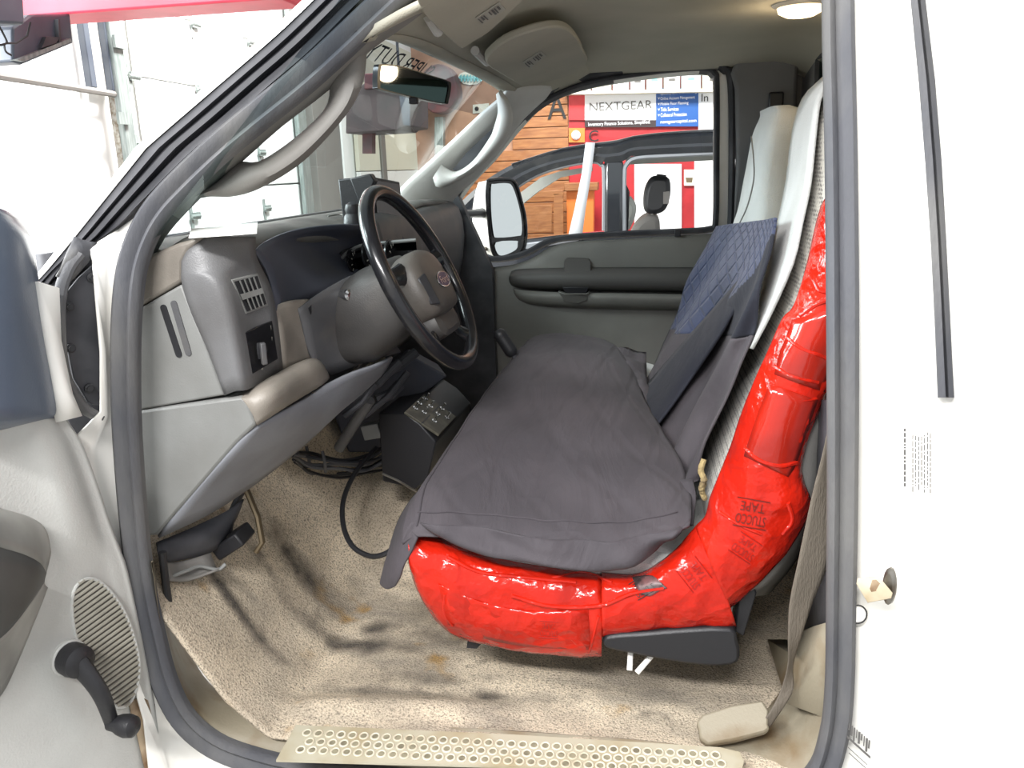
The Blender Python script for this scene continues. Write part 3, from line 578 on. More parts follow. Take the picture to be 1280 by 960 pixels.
# bodies of the board, swept across the cab (dark, mostly behind the wheel)
def sect(y, pts): return [V3((x, y, z)) for x, z in pts]
edge_ = [at(*p) for p in [(228, 318, .085), (252, 303, .10), (285, 305, .125), (316, 317, .155), (330, 307, .25), (373, 298, .40), (417, 296, .55), (449, 301, .66), (486, 302, .80)]] + [V3((-.62, 1.1, .855)), V3((-.62, 1.4, .855)), V3((-.62, 1.56, .845)), V3((-.64, 1.62, .81))]
rows = []
for e in edge_:
    z1 = .857 - .022 * max(0, (.22 - e.y) / .12)
    rows.append([V3((-.99, e.y + .03, .825)), V3((-.88, e.y + .02, min(.846, z1))), V3((lerp(-.88, e.x, .55), e.y + .01, z1)), V3((lerp(-.88, e.x, .88), e.y, max(e.z + .012, min(z1, e.z + .022)))), e, e + V3((-.012, 0, -.014))])
loft('top_pad', dense(rows, 3, 3), 'dash_pad', dash, solid=.004, off=-1)
# recessed dark cave of the gauges
cave = [[at(x, y, d) for x, y, d in r] for r in [
    [(318, 314, .15), (330, 303, .22), (360, 290, .34), (400, 283, .46), (440, 281, .56), (470, 284, .66), (500, 292, .8)],
    [(332, 336, .17), (352, 318, .30), (380, 305, .44), (410, 300, .54), (440, 300, .62), (470, 300, .70), (505, 300, .8)],
    [(340, 362, .18), (362, 345, .31), (392, 332, .44), (418, 326, .54), (445, 322, .62), (475, 325, .70), (512, 325, .8)],
    [(346, 400, .19), (372, 385, .30), (402, 370, .40), (430, 356, .48), (455, 345, .56), (485, 345, .66), (520, 345, .8)]]]
loft('gauge_hood', dense(cave, 3, 3), 'cave', dash, solid=.004)
# gauge cluster inside a pale bezel
g = [at(x, y, .57) for x, y in [(420, 352), (421, 336), (428, 322), (440, 312), (458, 306), (520, 300), (524, 352)]]
cl = plate('gauge_cluster', g, (-.02, 0, 0), 'black', dash)
b = MB(); b.tube(smooth(g[:6], 5), .004, 8); b.done('gauge_bezel', 'dash_light', cl)
for px, py, r in [(442, 328, .030), (462, 322, .036), (490, 320, .036)]:
    c = at(px, py, .565); b = MB(); b.lathe(c, (1, -.15, .2), [(r, 0), (r, .004), (r * .92, .004), (r * .9, .001)], 24); dl = b.done('gauge_dial', 'gloss_black', cl)
    b = MB()
    for k in range(9):
        a = math.radians(-130 + 260 * k / 8); d = V3((0, math.sin(a), math.cos(a))); b.box(c + V3((.004, 0, 0)) + d * r * .72, V3((.0005, 0, 0)), d * r * .12, d.cross(V3((1, 0, 0))) * .001)
    b.done('dial_marks', 'label', dl)
# end cap panels next to the door
yE = .055
def E_(px, py, d=0): return at(px, py, yE + d)
plate('upper_end_cap', [E_(*p) for p in [(171, 386), (176, 338), (188, 318), (222, 304), (252, 296), (236, 312), (228, 328), (228, 352)]], (0, .05, 0), 'dash_tan', dash, bevel=.006)
endp = plate('end_panel', [E_(*p) for p in [(166, 390), (227, 355), (281, 494), (168, 514)]], (0, .05, 0), 'dash_light', dash, bevel=.004)
for (x0, y0), (x1, y1), m in [((204, 385), (223, 443), 'black'), ((217, 380), (235, 441), 'dash_dark')]:
    a, c = E_(x0, y0, -.002), E_(x1, y1, -.002); b = MB(); ax = (c - a).normalized(); sd = ax.cross(V3((0, 1, 0))); pts = []
    for k in range(9): t = math.pi * k / 8; pts.append(a + (sd * math.cos(t) - ax * math.sin(t)) * .0055)
    for k in range(9): t = math.pi * k / 8; pts.append(c + (-sd * math.cos(t) + ax * math.sin(t)) * .0055)
    b.prism(pts, (0, .003, 0)); b.done('vent_slot', m, endp)
lowp = [(164, 514), (303, 495), (311, 505), (321, 530), (298, 552), (196, 670), (172, 672)]
plate('lower_end_panel', [E_(*p) for p in lowp], (0, .05, 0), 'dash_light', dash, bevel=.006)
# pod with the air vent and the light switch
pod = [[(228, 327, .057), (236, 312, .06), (254, 298, .07), (285, 296, .10), (318, 296, .16)],
       [(228, 341, .055), (240, 338, .053), (262, 336, .058), (290, 328, .09), (318, 316, .15)],
       [(229, 355, .055), (252, 347, .050), (274, 350, .056), (295, 344, .10), (324, 332, .16)],
       [(240, 390, .055), (265, 380, .050), (286, 380, .056), (306, 372, .11), (338, 362, .17)],
       [(262, 440, .055), (282, 430, .050), (297, 430, .058), (318, 422, .12), (346, 405, .18)],
       [(282, 494, .055), (296, 488, .050), (308, 487, .060), (330, 476, .13), (352, 462, .19)]]
PODR = dense([[at(*p) for p in r] for r in pod], 3, 3); loft('vent_pod', PODR, 'dash', dash, solid=.006)
b = MB(); b.grid(PODR); POD = BVHTree.FromPolygons([tuple(v) for v in b.v], b.f)
def podp(px, py, off=0):
    d = ray(px, py).normalized(); h = POD.ray_cast(EYE, d, 5)
    return (h[0] if h[0] else at(px, py, .062 + .115 * min(1, max(0, (px - 285) / 60)))) + V3((.5, -.86, 0)) * (.004 - off)
def framed(name, c4, m, inner, parent, rails=(2, 4), slat='dash_dark', w=.004):
    P = [podp(*p, -.004) for p in c4]; cen = sum(P, V3()) / 4
    o = plate(name, P, (-.012, .006, 0), m, parent, bevel=.0015)
    Q = [p.lerp(cen, .13) + V3((.0012, -.0012, 0)) for p in P]; f = plate('vent_throat', Q, (-.001, .001, 0), inner, o)
    b = MB()
    def bar(t0, t1, s0, s1):
        def bil(s_, t_): return Q[0].lerp(Q[1], s_).lerp(Q[3].lerp(Q[2], s_), t_) + V3((.003, -.003, 0))
        b.prism([bil(s0, t0), bil(s1, t0), bil(s1, t1), bil(s0, t1)], (-.002, .002, 0))
    bar(.42, .60, 0, 1)
    for k in range(1, 5): bar(.0, .42, k / 5 - .025, k / 5 + .025); bar(.6, 1, k / 5 - .025, k / 5 + .025)
    b.done('vent_louvre', 'dash_light', o); return o
framed('air_vent', [(289, 349), (322, 341), (335, 381), (307, 392)], 'dash_light', 'black', dash)
P = [podp(*p, -.003) for p in [(306, 415), (340, 400), (347, 448), (315, 467)]]
sw = plate('switch_panel', P, (-.008, .004, 0), 'gloss_black', dash, bevel=.0015)
b = MB(); b.lathe(podp(322, 437, -.006), (.55, -.8, .1), [(.015, 0), (.014, .008), (.006, .009)], 20); k_ = b.done('light_knob', 'black', sw)
b = MB(); c = podp(322, 437, -.012); b.prism([c + V3((.010, .004, .016)), c + V3((.004, -.004, .016)), c + V3((.004, -.004, -.022)), c + V3((.010, .004, -.022))], (.008, -.010, 0)); b.done('knob_grip', 'dash_dark', k_, bevel=.002)
for (px, py, w_, h_) in [(322, 414, 2, 4), (337, 411, 1.2, 5), (338, 424, 1.5, 4), (327, 456, 1.2, 5)]:
    b = MB(); b.add([podp(px - w_, py - h_, -.005), podp(px + w_, py - h_, -.005), podp(px + w_, py + h_, -.005), podp(px - w_, py + h_, -.005)], [[0, 1, 2, 3]]); b.done('switch_mark', 'label', sw, sharp=None)
# face between the pod and the column, bullnose, knee panel
fc = [[(338, 384, .178), (362, 376, .24), (385, 374, .30)], [(346, 405, .18), (366, 402, .245), (388, 402, .31)], [(350, 430, .185), (370, 430, .25), (392, 430, .31)], [(350, 466, .19), (372, 458, .25), (394, 448, .31)]]
loft('dash_face', dense([[at(*p) for p in r] for r in fc], 3, 3), 'dash_tan', dash, solid=.006)
bn = [[(300, 497, .06), (312, 487, .10), (345, 468, .18), (372, 455, .25), (388, 449, .29), (396, 452, .31)],
      [(306, 503, .052), (330, 484, .08), (360, 466, .15), (385, 452, .23), (398, 452, .27), (404, 460, .31)],
      [(314, 515, .050), (340, 496, .07), (368, 480, .14), (390, 466, .21), (403, 463, .26), (409, 468, .30)],
      [(321, 531, .055), (345, 515, .09), (372, 498, .16), (396, 484, .23), (406, 477, .27), (410, 473, .30)]]
loft('bullnose', dense([[at(*p) for p in r] for r in bn], 3, 3), 'dash_tan', dash, solid=.006)
kn = [[(321, 533, .066), (350, 516, .11), (380, 499, .19), (408, 481, .26), (440, 466, .33), (470, 456, .40), (490, 446, .46)],
      [(298, 554, .058), (335, 546, .12), (375, 528, .20), (410, 506, .28), (440, 486, .36), (465, 470, .42), (486, 454, .48)],
      [(250, 608, .058), (300, 588, .13), (350, 562, .22), (400, 530, .31), (432, 506, .38), (455, 488, .44), (475, 470, .49)],
      [(198, 671, .058), (258, 643, .14), (313, 608, .23), (376, 559, .32), (424, 514, .39), (446, 494, .45), (466, 474, .50)]]
loft('knee_panel', dense([[at(*p) for p in r] for r in kn], 3, 3), 'dash_knee', dash, solid=.006)
# column cover: dark panel under the wheel
cc = [[(372, 386, .26), (400, 366, .33), (438, 345, .42), (468, 338, .46)], [(378, 408, .27), (408, 392, .34), (440, 380, .42), (474, 372, .47)], [(384, 434, .28), (412, 424, .35), (444, 415, .43), (482, 408, .49)], [(394, 456, .29), (412, 468, .34), (450, 455, .42), (500, 440, .52)]]
loft('column_cover', dense([[at(*p) for p in r] for r in cc], 3, 3), 'dash_dark', dash, solid=.006)
hb = MB(); hb.lathe(at(452, 443, .43), (.9, -.3, -.2), [(.016, 0), (.016, .004), (.011, .004), (.010, -.006)], 18); hk = hb.done('key_socket', 'black', dash)
b = MB(); b.lathe(at(454, 445, .425), (.9, -.3, -.2), [(.009, 0), (.010, .012), (.006, .016)], 14); b.done('brake_release_knob', 'dash_light', hk)
b = MB(); b.box(at(388, 384, .30), (.004, 0, 0), (0, .012, .006), (0, -.002, .006)); b.done('panel_clip', 'black', dash)
# centre stack and passenger side of the board
stk = [[V3((x, y, z)) for x, z in [(-.62, .862), (-.585, .84), (-.575, .74), (-.60, .60), (-.66, .50)]] for y in (.62, .70, .80, .95)] + [[V3((x, y, z)) for x, z in [(-.64, .855), (-.60, .83), (-.585, .74), (-.61, .60), (-.68, .47)]] for y in (1.05, 1.25, 1.45, 1.58)]
loft('centre_stack', dense(stk, 2, 3), 'dash_dark', dash, solid=.006)
for (px, py, yy, xx, w_) in [(519, 313, .98, -.56, .030), (562, 315, 1.50, -.58, .030)]:
    c = at(px, py, yy); o = MB(); o.box(c, (.006, 0, 0), (0, w_, 0), (0, 0, .034)); v = o.done('air_vent', 'dash_light', dash, bevel=.002)
    b = MB()
    for r_ in range(3):
        for q_ in range(2): b.box(c + V3((.007, w_ * (-.45 + .9 * q_), .021 - .021 * r_)), (.001, 0, 0), (0, w_ * .36, 0), (0, 0, .007))
    b.done('vent_throat', 'black', v)
b = MB(); b.box(at(496, 318, .85), (.005, 0, 0), (0, .09, 0), (0, 0, .03)); b.done('radio', 'gloss_black', dash, bevel=.002)
# dark body below, closing the board off
b = MB(); b.prism([V3((-.74, .34, .80)), V3((-.70, .34, .80)), V3((-.74, .34, .46)), V3((-.82, .34, .40)), V3((-.95, .34, .5)), V3((-.95, .34, .80))], (0, 1.26, 0)); b.done('dash_core', 'seal_dark', dash)
b = MB(); b.add([V3((-.98, .05, .84)), V3((-.98, 1.66, .84)), V3((-1.0, 1.66, .15)), V3((-1.0, .05, .15))], [[0, 1, 2, 3]]); b.done('firewall', 'seal_dark', truck, solid=.02)
# wiring below the board
wr = random.Random(8); har = thing('wiring_harness', 'bundle of dusty wires hanging loose under the dashboard', 'wiring', at(420, 570, .62))
for k in range(9):
    y0 = .58 + wr.random() * .1; pts = [at(364 + wr.random() * 8, 572 + k * 1.4 - 6, .50 + k * .01), at(390, 566 + k * 3 + wr.random() * 6, y0), at(425, 572 + k * 2.6 + wr.random() * 5, y0 + .03), at(455, 570 + k * 2.2 + wr.random() * 8, y0 + .06), at(480, 556 + k * 3 + wr.random() * 10, y0 + .12)]
    b = MB(); b.tube(smooth(pts, 5), .0032 + .0015 * wr.random(), 7); b.done('wire', ['black', 'seal', 'seal_dark', 'dash_dark'][k % 4], har)
for px, py in [(385, 572), (405, 578)]:
    b = MB(); b.tube([at(px - 2, py - 14, .60), at(px + 1, py, .59), at(px + 2, py + 12, .60)], .004, 6); b.done('cable_tie', 'seal', har)
b = MB(); b.box(at(466, 538, .66), (.022, 0, .004), (0, .016, 0), (-.004, 0, .018)); b.done('connector', 'dash_light', har, bevel=.002)
stc = MB(); stc.tube([at(424, 560, .60), at(440, 534, .57), at(462, 500, .54)], .013, 12); stc.done('steering_shaft', 'seal', dash)
um = MB()
for (x0, y0, x1, y1, d0, d1, r_) in [(440, 500, 500, 452, .52, .58, .010), (455, 520, 510, 465, .56, .60, .008), (430, 520, 470, 480, .5, .53, .007), (470, 470, 520, 440, .56, .62, .012), (470, 500, 500, 480, .58, .62, .014)]:
    um.tube([at(x0, y0, d0), at((x0 + x1) / 2 + 3, (y0 + y1) / 2 + 3, (d0 + d1) / 2), at(x1, y1, d1)], r_, 8)
hx = MB(); hx.prism([at(x, y, .76) for x, y in [(418, 520), (462, 478), (520, 448), (560, 470), (520, 500), (478, 520), (476, 566), (436, 566)]], (-.05, .12, 0)); hx.done('heater_box', 'cave', dash, bevel=.006)
um.done('column_brackets', 'seal_dark', dash)
cb = MB(); cb.tube(smooth([at(470, 560, .66), at(446, 588, .56), at(430, 622, .48), at(429, 655, .42), at(440, 682, .37), at(462, 695, .34), at(482, 692, .33), at(500, 678, .34)], 8), .0058, 9)
tag(cb.done('cable', 'black', None), 'black cable looping from under the dashboard over the carpet', 'cable')
# pedals
pd = thing('brake_pedal', 'dark pedal assembly hanging by the near kick panel', 'pedal', at(292, 672, .22))
b = MB(); b.box(at(292, 676, .22), V3((.028, 0, .018)), V3((-.002, .032, 0)), V3((-.008, 0, .012))); b.done('pedal_pad', 'black', pd, bevel=.004)
b = MB(); b.tube([at(285, 668, .24), at(290, 640, .26), at(300, 618, .27), at(310, 606, .29)], .010, 8, flat=.6); b.done('pedal_arm', 'seal_dark', pd)
b = MB(); b.tube([at(308, 612, .26), at(322, 646, .25), at(328, 678, .235), at(320, 690, .23)], .0055, 8, flat=1.5); b.done('pedal_spring_bracket', 'brass', pd)
kp = thing('kick_panel', 'loose dark kick panel flap beside the near door seal', 'panel', at(230, 700, .10))
loft('flap', dense([[at(*p) for p in r] for r in [[(196, 678, .07), (240, 660, .15), (282, 640, .22), (304, 624, .26)], [(198, 690, .06), (240, 678, .13), (276, 660, .19), (296, 644, .24)], [(202, 704, .06), (232, 698, .12), (262, 690, .17), (276, 680, .20)]]], 3, 3), 'seal_dark', kp, solid=.006)
loft('panel_face', dense([[at(*p) for p in r] for r in [[(200, 700, .055), (225, 702, .11), (262, 690, .17)], [(205, 714, .055), (232, 718, .11), (272, 712, .16)], [(210, 726, .055), (236, 726, .10), (282, 708, .16)]]], 3, 3), 'trim', kp, solid=.004)
b = MB(); b.tube(smooth([at(206, 724, .058), at(232, 714, .10), at(250, 708, .13), at(272, 712, .15), at(282, 705, .16)], 5), .0035, 7); b.done('panel_edge', 'dash_light', kp)
b = MB(); b.tube(smooth([at(203, 690, .05), at(206, 720, .05), at(211, 755, .05), at(214, 768, .05)], 4), .007, 8); b.done('edge_strip', 'black', kp)
# ================================================================== STEERING WHEEL
WC = at(528, 347, .44); th = math.radians(26)
WA = V3((math.cos(th), math.sin(math.radians(-2)), math.sin(th))).normalized()     # towards the driver
WU = (V3((0, 0, 1)) - WA * WA.z).normalized(); WS = WA.cross(WU)                   # WS: towards -y side or +y
if WS.y < 0: WS = -WS
def wp(a, r, h=0): return WC + (WS * math.sin(a) + WU * math.cos(a)) * r + WA * h
wheel = thing('steering_wheel', 'worn black four spoke steering wheel with grey centre pad', 'steering wheel', WC)
b = MB(); b.tube([wp(2 * math.pi * k / 64, .190) for k in range(64)], .0155, 14, closed=True); b.done('rim', 'gloss_black', wheel)
def wxy(x, y, h): return WC + WS * x + WU * y + WA * h
padpts = smooth([V3((x, y, 0)) for x, y in [(-.085, .055), (-.05, .078), (0, .085), (.05, .078), (.085, .055), (.098, .0), (.085, -.04), (.06, -.052), (0, -.055), (-.06, -.052), (-.085, -.04), (-.098, 0)]], 4, closed=True)
rows = []
for f, h in [(1.0, -.03), (1.02, -.005), (1.0, .012), (.93, .022), (.75, .028), (.45, .032), (.15, .033)]: rows.append([wxy(p.x * f, p.y * f - .03, h) for p in padpts])
b = MB(); b.grid(rows, cl=True); b.add(rows[-1], [list(range(len(padpts)))]); b.add(rows[0], [list(range(len(padpts)))[::-1]]); pad = b.done('centre_pad', 'pad', wheel, sharp=50)
lw = MB(); rows = []
for f, h in [(1.0, -.045), (1.0, -.008), (.93, .006), (.6, .010)]: rows.append([wxy(p.x * f * .8, -.098 + p.y * f * .55, h) for p in padpts])
lw.grid(rows, cl=True); lw.add(rows[-1], [list(range(len(padpts)))]); lw.add(rows[0], [list(range(len(padpts)))[::-1]]); lw.done('hub_cover', 'shroud', wheel, sharp=50)
for x0, y0, x1, y1, r0 in [(-.08, .02, -.186, .028, .022), (.08, .02, .186, .028, .022), (-.045, -.085, -.105, -.160, .02), (.045, -.085, .105, -.160, .02)]:
    b = MB(); b.tube(smooth([wxy(x0, y0, -.004), wxy((x0 + x1) / 2, (y0 + y1) / 2, -.012), wxy(x1, y1, 0)], 5), [r0 * (1.1 - .35 * math.sin(math.pi * k / 10)) for k in range(11)], 12, flat=.45, upv=WS.cross(WA) if abs(y0) < .05 else WS); b.done('spoke', 'gloss_black', wheel)
for sx in (-1, 1):
    b = MB(); P = [wxy(sx * (.074 + .016 * q), y - .03, .029 - .012 * q) for q, y in [(0, .035), (1, .030), (1, -.025), (0, -.032)]]; b.prism(P, WA * .005); b.done('cruise_switches', 'black', wheel, bevel=.003)
oc = wxy(.012, -.022, .0345); b = MB(); ell = [oc + WS * .040 * math.cos(a) + WU * .016 * math.sin(a) for a in [2 * math.pi * k / 28 for k in range(28)]]
b.tube(ell, .0016, 6, closed=True); em = b.done('emblem', 'chrome', wheel)
b = MB(); b.prism(ell, WA * .001); b.done('emblem_oval', 'sky_blue', em)
rgt = WS if WS.y > 0 else -WS
lettering('emblem_script', 'Ford', oc + WA * .0012, -rgt if (rgt.cross(WU)).dot(WA) < 0 else rgt, WU, .016, 'chrome', em, width=.052, lift=.0006)
# column shroud and stalks
col = thing('steering_column', 'dusty charcoal column shroud behind the wheel with chrome capped lock', 'steering column', WC - WA * .2)
rows = []
for h, rx, rz, dz in [(-.022, .058, .055, 0), (-.03, .072, .068, -.004), (-.10, .080, .085, -.012), (-.17, .084, .088, -.02), (-.22, .075, .070, -.02)]:
    rows.append([WC + WA * h + WS * rx * math.copysign(abs(math.cos(a)) ** .7, math.cos(a)) + WU * (rz * math.copysign(abs(math.sin(a)) ** .7, math.sin(a)) + dz) for a in [2 * math.pi * k / 28 for k in range(28)]])
b = MB(); b.grid(rows, cl=True); b.add(rows[0], [list(range(28))]); b.add(rows[-1], [list(range(28))]); b.done('shroud', 'shroud', col, sharp=50)
lk = MB(); lk.lathe(at(435, 369, .375), (.75, -.62, .1), [(.012, -.02), (.0125, 0), (.011, .006), (.005, .008)], 18); lk.done('chrome_cap', 'chrome', col)
b = MB(); b.tube([at(433, 374, .385), at(438, 398, .39), at(446, 414, .40)], [.011, .013, .012], 10); b.done('tilt_lever_base', 'black', col)
b = MB(); b.tube(smooth([at(444, 382, .38), at(452, 402, .385), at(460, 416, .39), at(470, 428, .40)], 5), .0042, 8); b.done('turn_signal_lever', 'dash_dark', col)
# gadget on the dash
def gb(pts, m, name, par, vec, **k): return plate(name, pts, vec, m, par, **k)
gad = thing('display_unit', 'boxy black display unit standing on the dash behind the wheel', 'display', at(475, 285, .70))
front = [at(463, 220, .70), at(500, 227, .86), at(506, 284, .86), at(470, 282, .70)]
gb(front, 'black', 'casing', gad, (-.075, -.012, -.004), bevel=.004)
cen = sum(front, V3()) / 4; gb([p.lerp(cen, .14) + V3((.002, -.001, 0)) for p in front], 'gloss_black', 'screen', gad, (-.001, 0, 0))
b = MB(); b.prism([at(437, 223, .66), at(462, 217, .66), at(468, 226, .66), at(452, 262, .66)], (0, .03, 0)); b.done('rear_hood', 'black', gad, bevel=.003)
b = MB(); b.tube([at(478, 280, .76), at(478, 290, .76), at(486, 301, .78)], .008, 8); b.tube([at(492, 283, .8), at(500, 292, .8), at(486, 300, .8)], .006, 8); b.done('mount_arm', 'black', gad)
kb = MB(); kc = at(441, 268, .60); kb.lathe(kc, (0, 0, 1), [(.022, -.02), (.020, -.004), (.015, .002), (.017, .012), (.014, .022), (.005, .027)], 18)
tag(kb.done('ball_mount', 'black', None), 'small black ball shaped mount on top of the dash', 'mount')
b = MB(); b.tube(smooth([at(410, 270, .72), at(425, 268, .74), at(436, 272, .72)], 4), .002, 6); b.done('mount_wire', 'steel', gad)
pp = plate('paper_sheet', [atz(239, 287, .870), atz(322, 279, .870), atz(321, 292, .867), atz(236, 298, .862)], (0, 0, .0015), 'paper'); tag(pp, 'white sheet of paper lying on the dash by the windscreen', 'paper')
wb = MB(); wb.tube(smooth([at(192, 309, .16), at(212, 300, .26), at(240, 292, .40)], 4), .006, 8, flat=1.8); wb.done('wiper_cowl', 'seal_dark', truck)
# ================================================================== OVERHEAD
rm = thing('rear_view_mirror', 'black framed rear view mirror hanging from the windscreen', 'mirror', at(515, 105, .45))
MA, MB_, MC_ = at(473, 84, .345), at(564, 107, .555), at(477, 112, .35)
MNR = (MB_ - MA).cross(MC_ - MA).normalized()
fp = smooth([onpl(x, y, MA, MNR) for x, y, d in [(473, 84, .345), (478, 80, .35), (503, 83, .41), (535, 93, .48), (560, 101, .545), (564, 107, .555), (561, 125, .55), (556, 130, .54), (518, 122, .445), (477, 112, .35), (472, 106, .345)]], 4, closed=True)
ctr = sum(fp, V3()) / len(fp); inn2 = [p.lerp(ctr, .07) for p in fp]; mn = (fp[2] - ctr).cross(fp[12] - ctr).normalized()
if mn.dot(EYE - ctr) < 0: mn = -mn
b = MB(); b.grid([[p - mn * .028 + (ctr - p) * .25 for p in fp], [p - mn * .012 for p in fp], [p for p in fp], inn2, [p - mn * .003 for p in inn2]], cl=True); b.add([p - mn * .028 + (ctr - p) * .25 for p in fp], [list(range(len(fp)))]); b.done('mirror_frame', 'gloss_black', rm, sharp=45)
b = MB(); b.prism([p - mn * .002 for p in inn2], -mn * .002); b.done('mirror_glass', 'mirror_dark', rm, sharp=None)
b = MB(); b.box(at(517, 126, .44), (.008, 0, 0), (0, .010, 0), (0, 0, .006)); b.done('dimmer_tab', 'black', rm, bevel=.002)
b = MB(); b.tube([ctr - mn * .02, ctr - mn * .045 + V3((0, 0, .008)), wsat(500, 96)], [.010, .009, .014], 10); b.done('mirror_arm', 'dash_light', rm)
VN = V3((-.25, 0, 1)).normalized(); VP0 = V3((-.40, .8, 1.170))
def visor(name, label, outline, zf, mt):
    P = [onpl(x, y, VP0, VN) for x, y in outline]
    t = thing('sun_visor', label, 'sun visor', sum(P, V3()) / len(P)); ps = smooth(P, 3, closed=True)
    b = MB(); b.prism(ps, VN * .016); b.done('visor_panel', 'visor', t, bevel=.004, sharp=50); return t, ps
v1, ps = visor('v', 'taupe sun visor folded up on the far side of the cab', [(607, 77), (612, 84), (620, 89), (640, 101), (661, 113), (668, 114), (690, 107), (732, 82), (730, 66), (723, 50), (710, 37), (692, 34), (664, 40), (631, 53), (612, 68)], 1.19, 0)
v2, ps2 = visor('v', 'taupe sun visor folded up above the steering wheel', [(522, -6), (526, 10), (530, 18), (552, 40), (574, 59), (580, 60), (592, 52), (612, 40), (640, 14), (664, -14), (640, -50), (590, -60), (540, -40)], 1.19, 0)
def on_visor(px, py, ps, off): return onpl(px, py, VP0 - VN * off, VN)
for vv, pp_, q4 in [(v1, ps, [(653, 78), (676, 64), (683, 70), (662, 86)]), (v2, ps2, [(594, 23), (624, 3), (632, 12), (603, 31)])]:
    Q = [on_visor(x, y, pp_, .002) for x, y in q4]; o = plate('warning_label', Q, (0, 0, .001), 'label', vv)
    b = MB()
    for k in range(8):
        if k == 3: continue
        f0, f1 = .06 + k * .112, .06 + k * .112 + .05 + .03 * (k % 2)
        a, c, e, d = [Q[i] + V3((0, 0, -.0015)) for i in range(4)]
        def bl(u_, v_): return a.lerp(c, u_).lerp(d.lerp(e, u_), v_)
        b.add([bl(f0, .15), bl(f1, .15), bl(f1, .8 - .2 * (k % 3 == 1)), bl(f0, .8 - .2 * (k % 3 == 1))], [[0, 1, 2, 3]])
    b.done('label_print', 'ink_grey', o, sharp=None)
for vv, a_, c_ in [(v1, (597, 75), (610, 82)), (v2, (540, 35), (549, 45))]:
    b = MB(); b.tube([onpl(*a_, VP0, VN) + VN * .02, onpl(*c_, VP0, VN) + VN * .008], .010, 10); b.done('visor_pivot', 'trim_light', vv)
dl = thing('dome_lamp', 'lit dome lamp with warm glow at the rear of the headliner', 'lamp', at(1000, 2, .78))
dc = at(1001, 0, .80); dc.z = zhead(dc.x, dc.y) - .006
b = MB(); b.lathe(dc, (0, 0, -1), [(.060, -.004), (.060, .008), (.052, .014)], 28); b.done('lamp_bezel', 'trim_light', dl)
b = MB(); b.lathe(dc + V3((0, 0, -.010)), (0, 0, -1), [(.050, 0), (.046, .014), (.03, .022), (.008, .025)], 28); b.done('lamp_lens', 'lamp', dl)
pl_ = bpy.data.lights.new('dome_lamp_glow', 'POINT'); pl_.energy = .6; pl_.color = (1, .78, .5); pl_.shadow_soft_size = .03; po = bpy.data.objects.new('dome_lamp_glow', pl_); COL.objects.link(po); po.location = dc + V3((0, 0, -.06))
ch = thing('coat_hook', 'small dark coat hook on the headliner above the far seat', 'hook', at(968, 38, 1.38))
c = at(966, 33, 1.38); b = MB(); b.box(c, (.022, 0, 0), (0, .012, 0), (0, 0, .004)); b.done('hook_base', 'trim_dark', ch, bevel=.002)
b = MB(); b.tube(smooth([c + V3((.0, 0, -.002)), c + V3((-.004, 0, -.022)), c + V3((-.018, 0, -.030)), c + V3((-.024, 0, -.022))], 4), .006, 8); b.tube([c + V3((.0, 0, -.002)), c + V3((.016, 0, -.010)), c + V3((.030, 0, -.018))], .005, 8); b.done('hook_arm', 'trim_dark', ch)
ag = thing('assist_grip', 'dark recessed assist grip in the headliner above the far window', 'grip', at(812, 72, 1.5))
P = [at(766, 72, 1.50), at(790, 64, 1.50), at(830, 62, 1.50), at(855, 61, 1.50), at(860, 67, 1.51), at(846, 77, 1.52), at(810, 82, 1.53), at(775, 82, 1.53), at(765, 78, 1.52)]
b = MB(); b.prism(smooth(P, 3, closed=True), (0, .004, .02)); b.done('grip_recess', 'trim_dark', ag, bevel=.003)
b = MB(); b.tube(smooth([at(768, 76, 1.50), at(790, 79, 1.49), at(820, 78, 1.49), at(850, 72, 1.49), at(858, 65, 1.50)], 4), .007, 8); b.done('grip_bar', 'trim_dark', ag)
# far seat belt guide on the rear pillar, near belt with its floor anchor
bg = thing('shoulder_belt', 'dark shoulder belt hanging from a guide on the far rear pillar', 'seat belt', farat(970, 130, -.09))
gpt = farat(970, 128, -.09); b = MB(); b.box(gpt, (.022, 0, 0), (0, .006, 0), (0, 0, .03)); b.done('belt_guide', 'black', bg, bevel=.006)
b = MB(); b.prism([farat(962, 134, -.10), farat(980, 134, -.10), farat(982, 260, -.13), farat(966, 260, -.13)], (0, .003, 0)); b.done('belt_strap', 'trim_dark', bg)
sb = thing('seat_belt', 'tan seat belt webbing running down behind the near door seal', 'seat belt', at(915, 905, .06))
wbl = [[(1046, 480, .045), (1064, 480, .06)], [(1030, 560, .05), (1060, 560, .07)], [(1015, 620, .055), (1050, 620, .07)], [(998, 700, .06), (1036, 700, .07)], [(987, 754, .065), (1016, 752, .075)], [(985, 797, .065), (1001, 797, .07)], [(985, 830, .07), (991, 832, .085)], [(976, 862, .075), (992, 860, .075)], [(962, 890, .065), (982, 880, .07)], [(950, 906, .06), (960, 912, .065)]]
r_ = [[at(*a).lerp(at(*c), f) for f in (0, .33, .66, 1)] for a, c in wbl]
loft('webbing', dense(r_, 2, 4), 'belt', sb, solid=.0018)
ap = [at(878, 893, .075), at(953, 875, .09), at(960, 905, .055), at(956, 915, .05), at(885, 931, .04), at(874, 912, .055)]
plate('anchor_cover', smooth(ap, 2, closed=True), (0, .012, -.016), 'beige_sill', sb, bevel=.004)
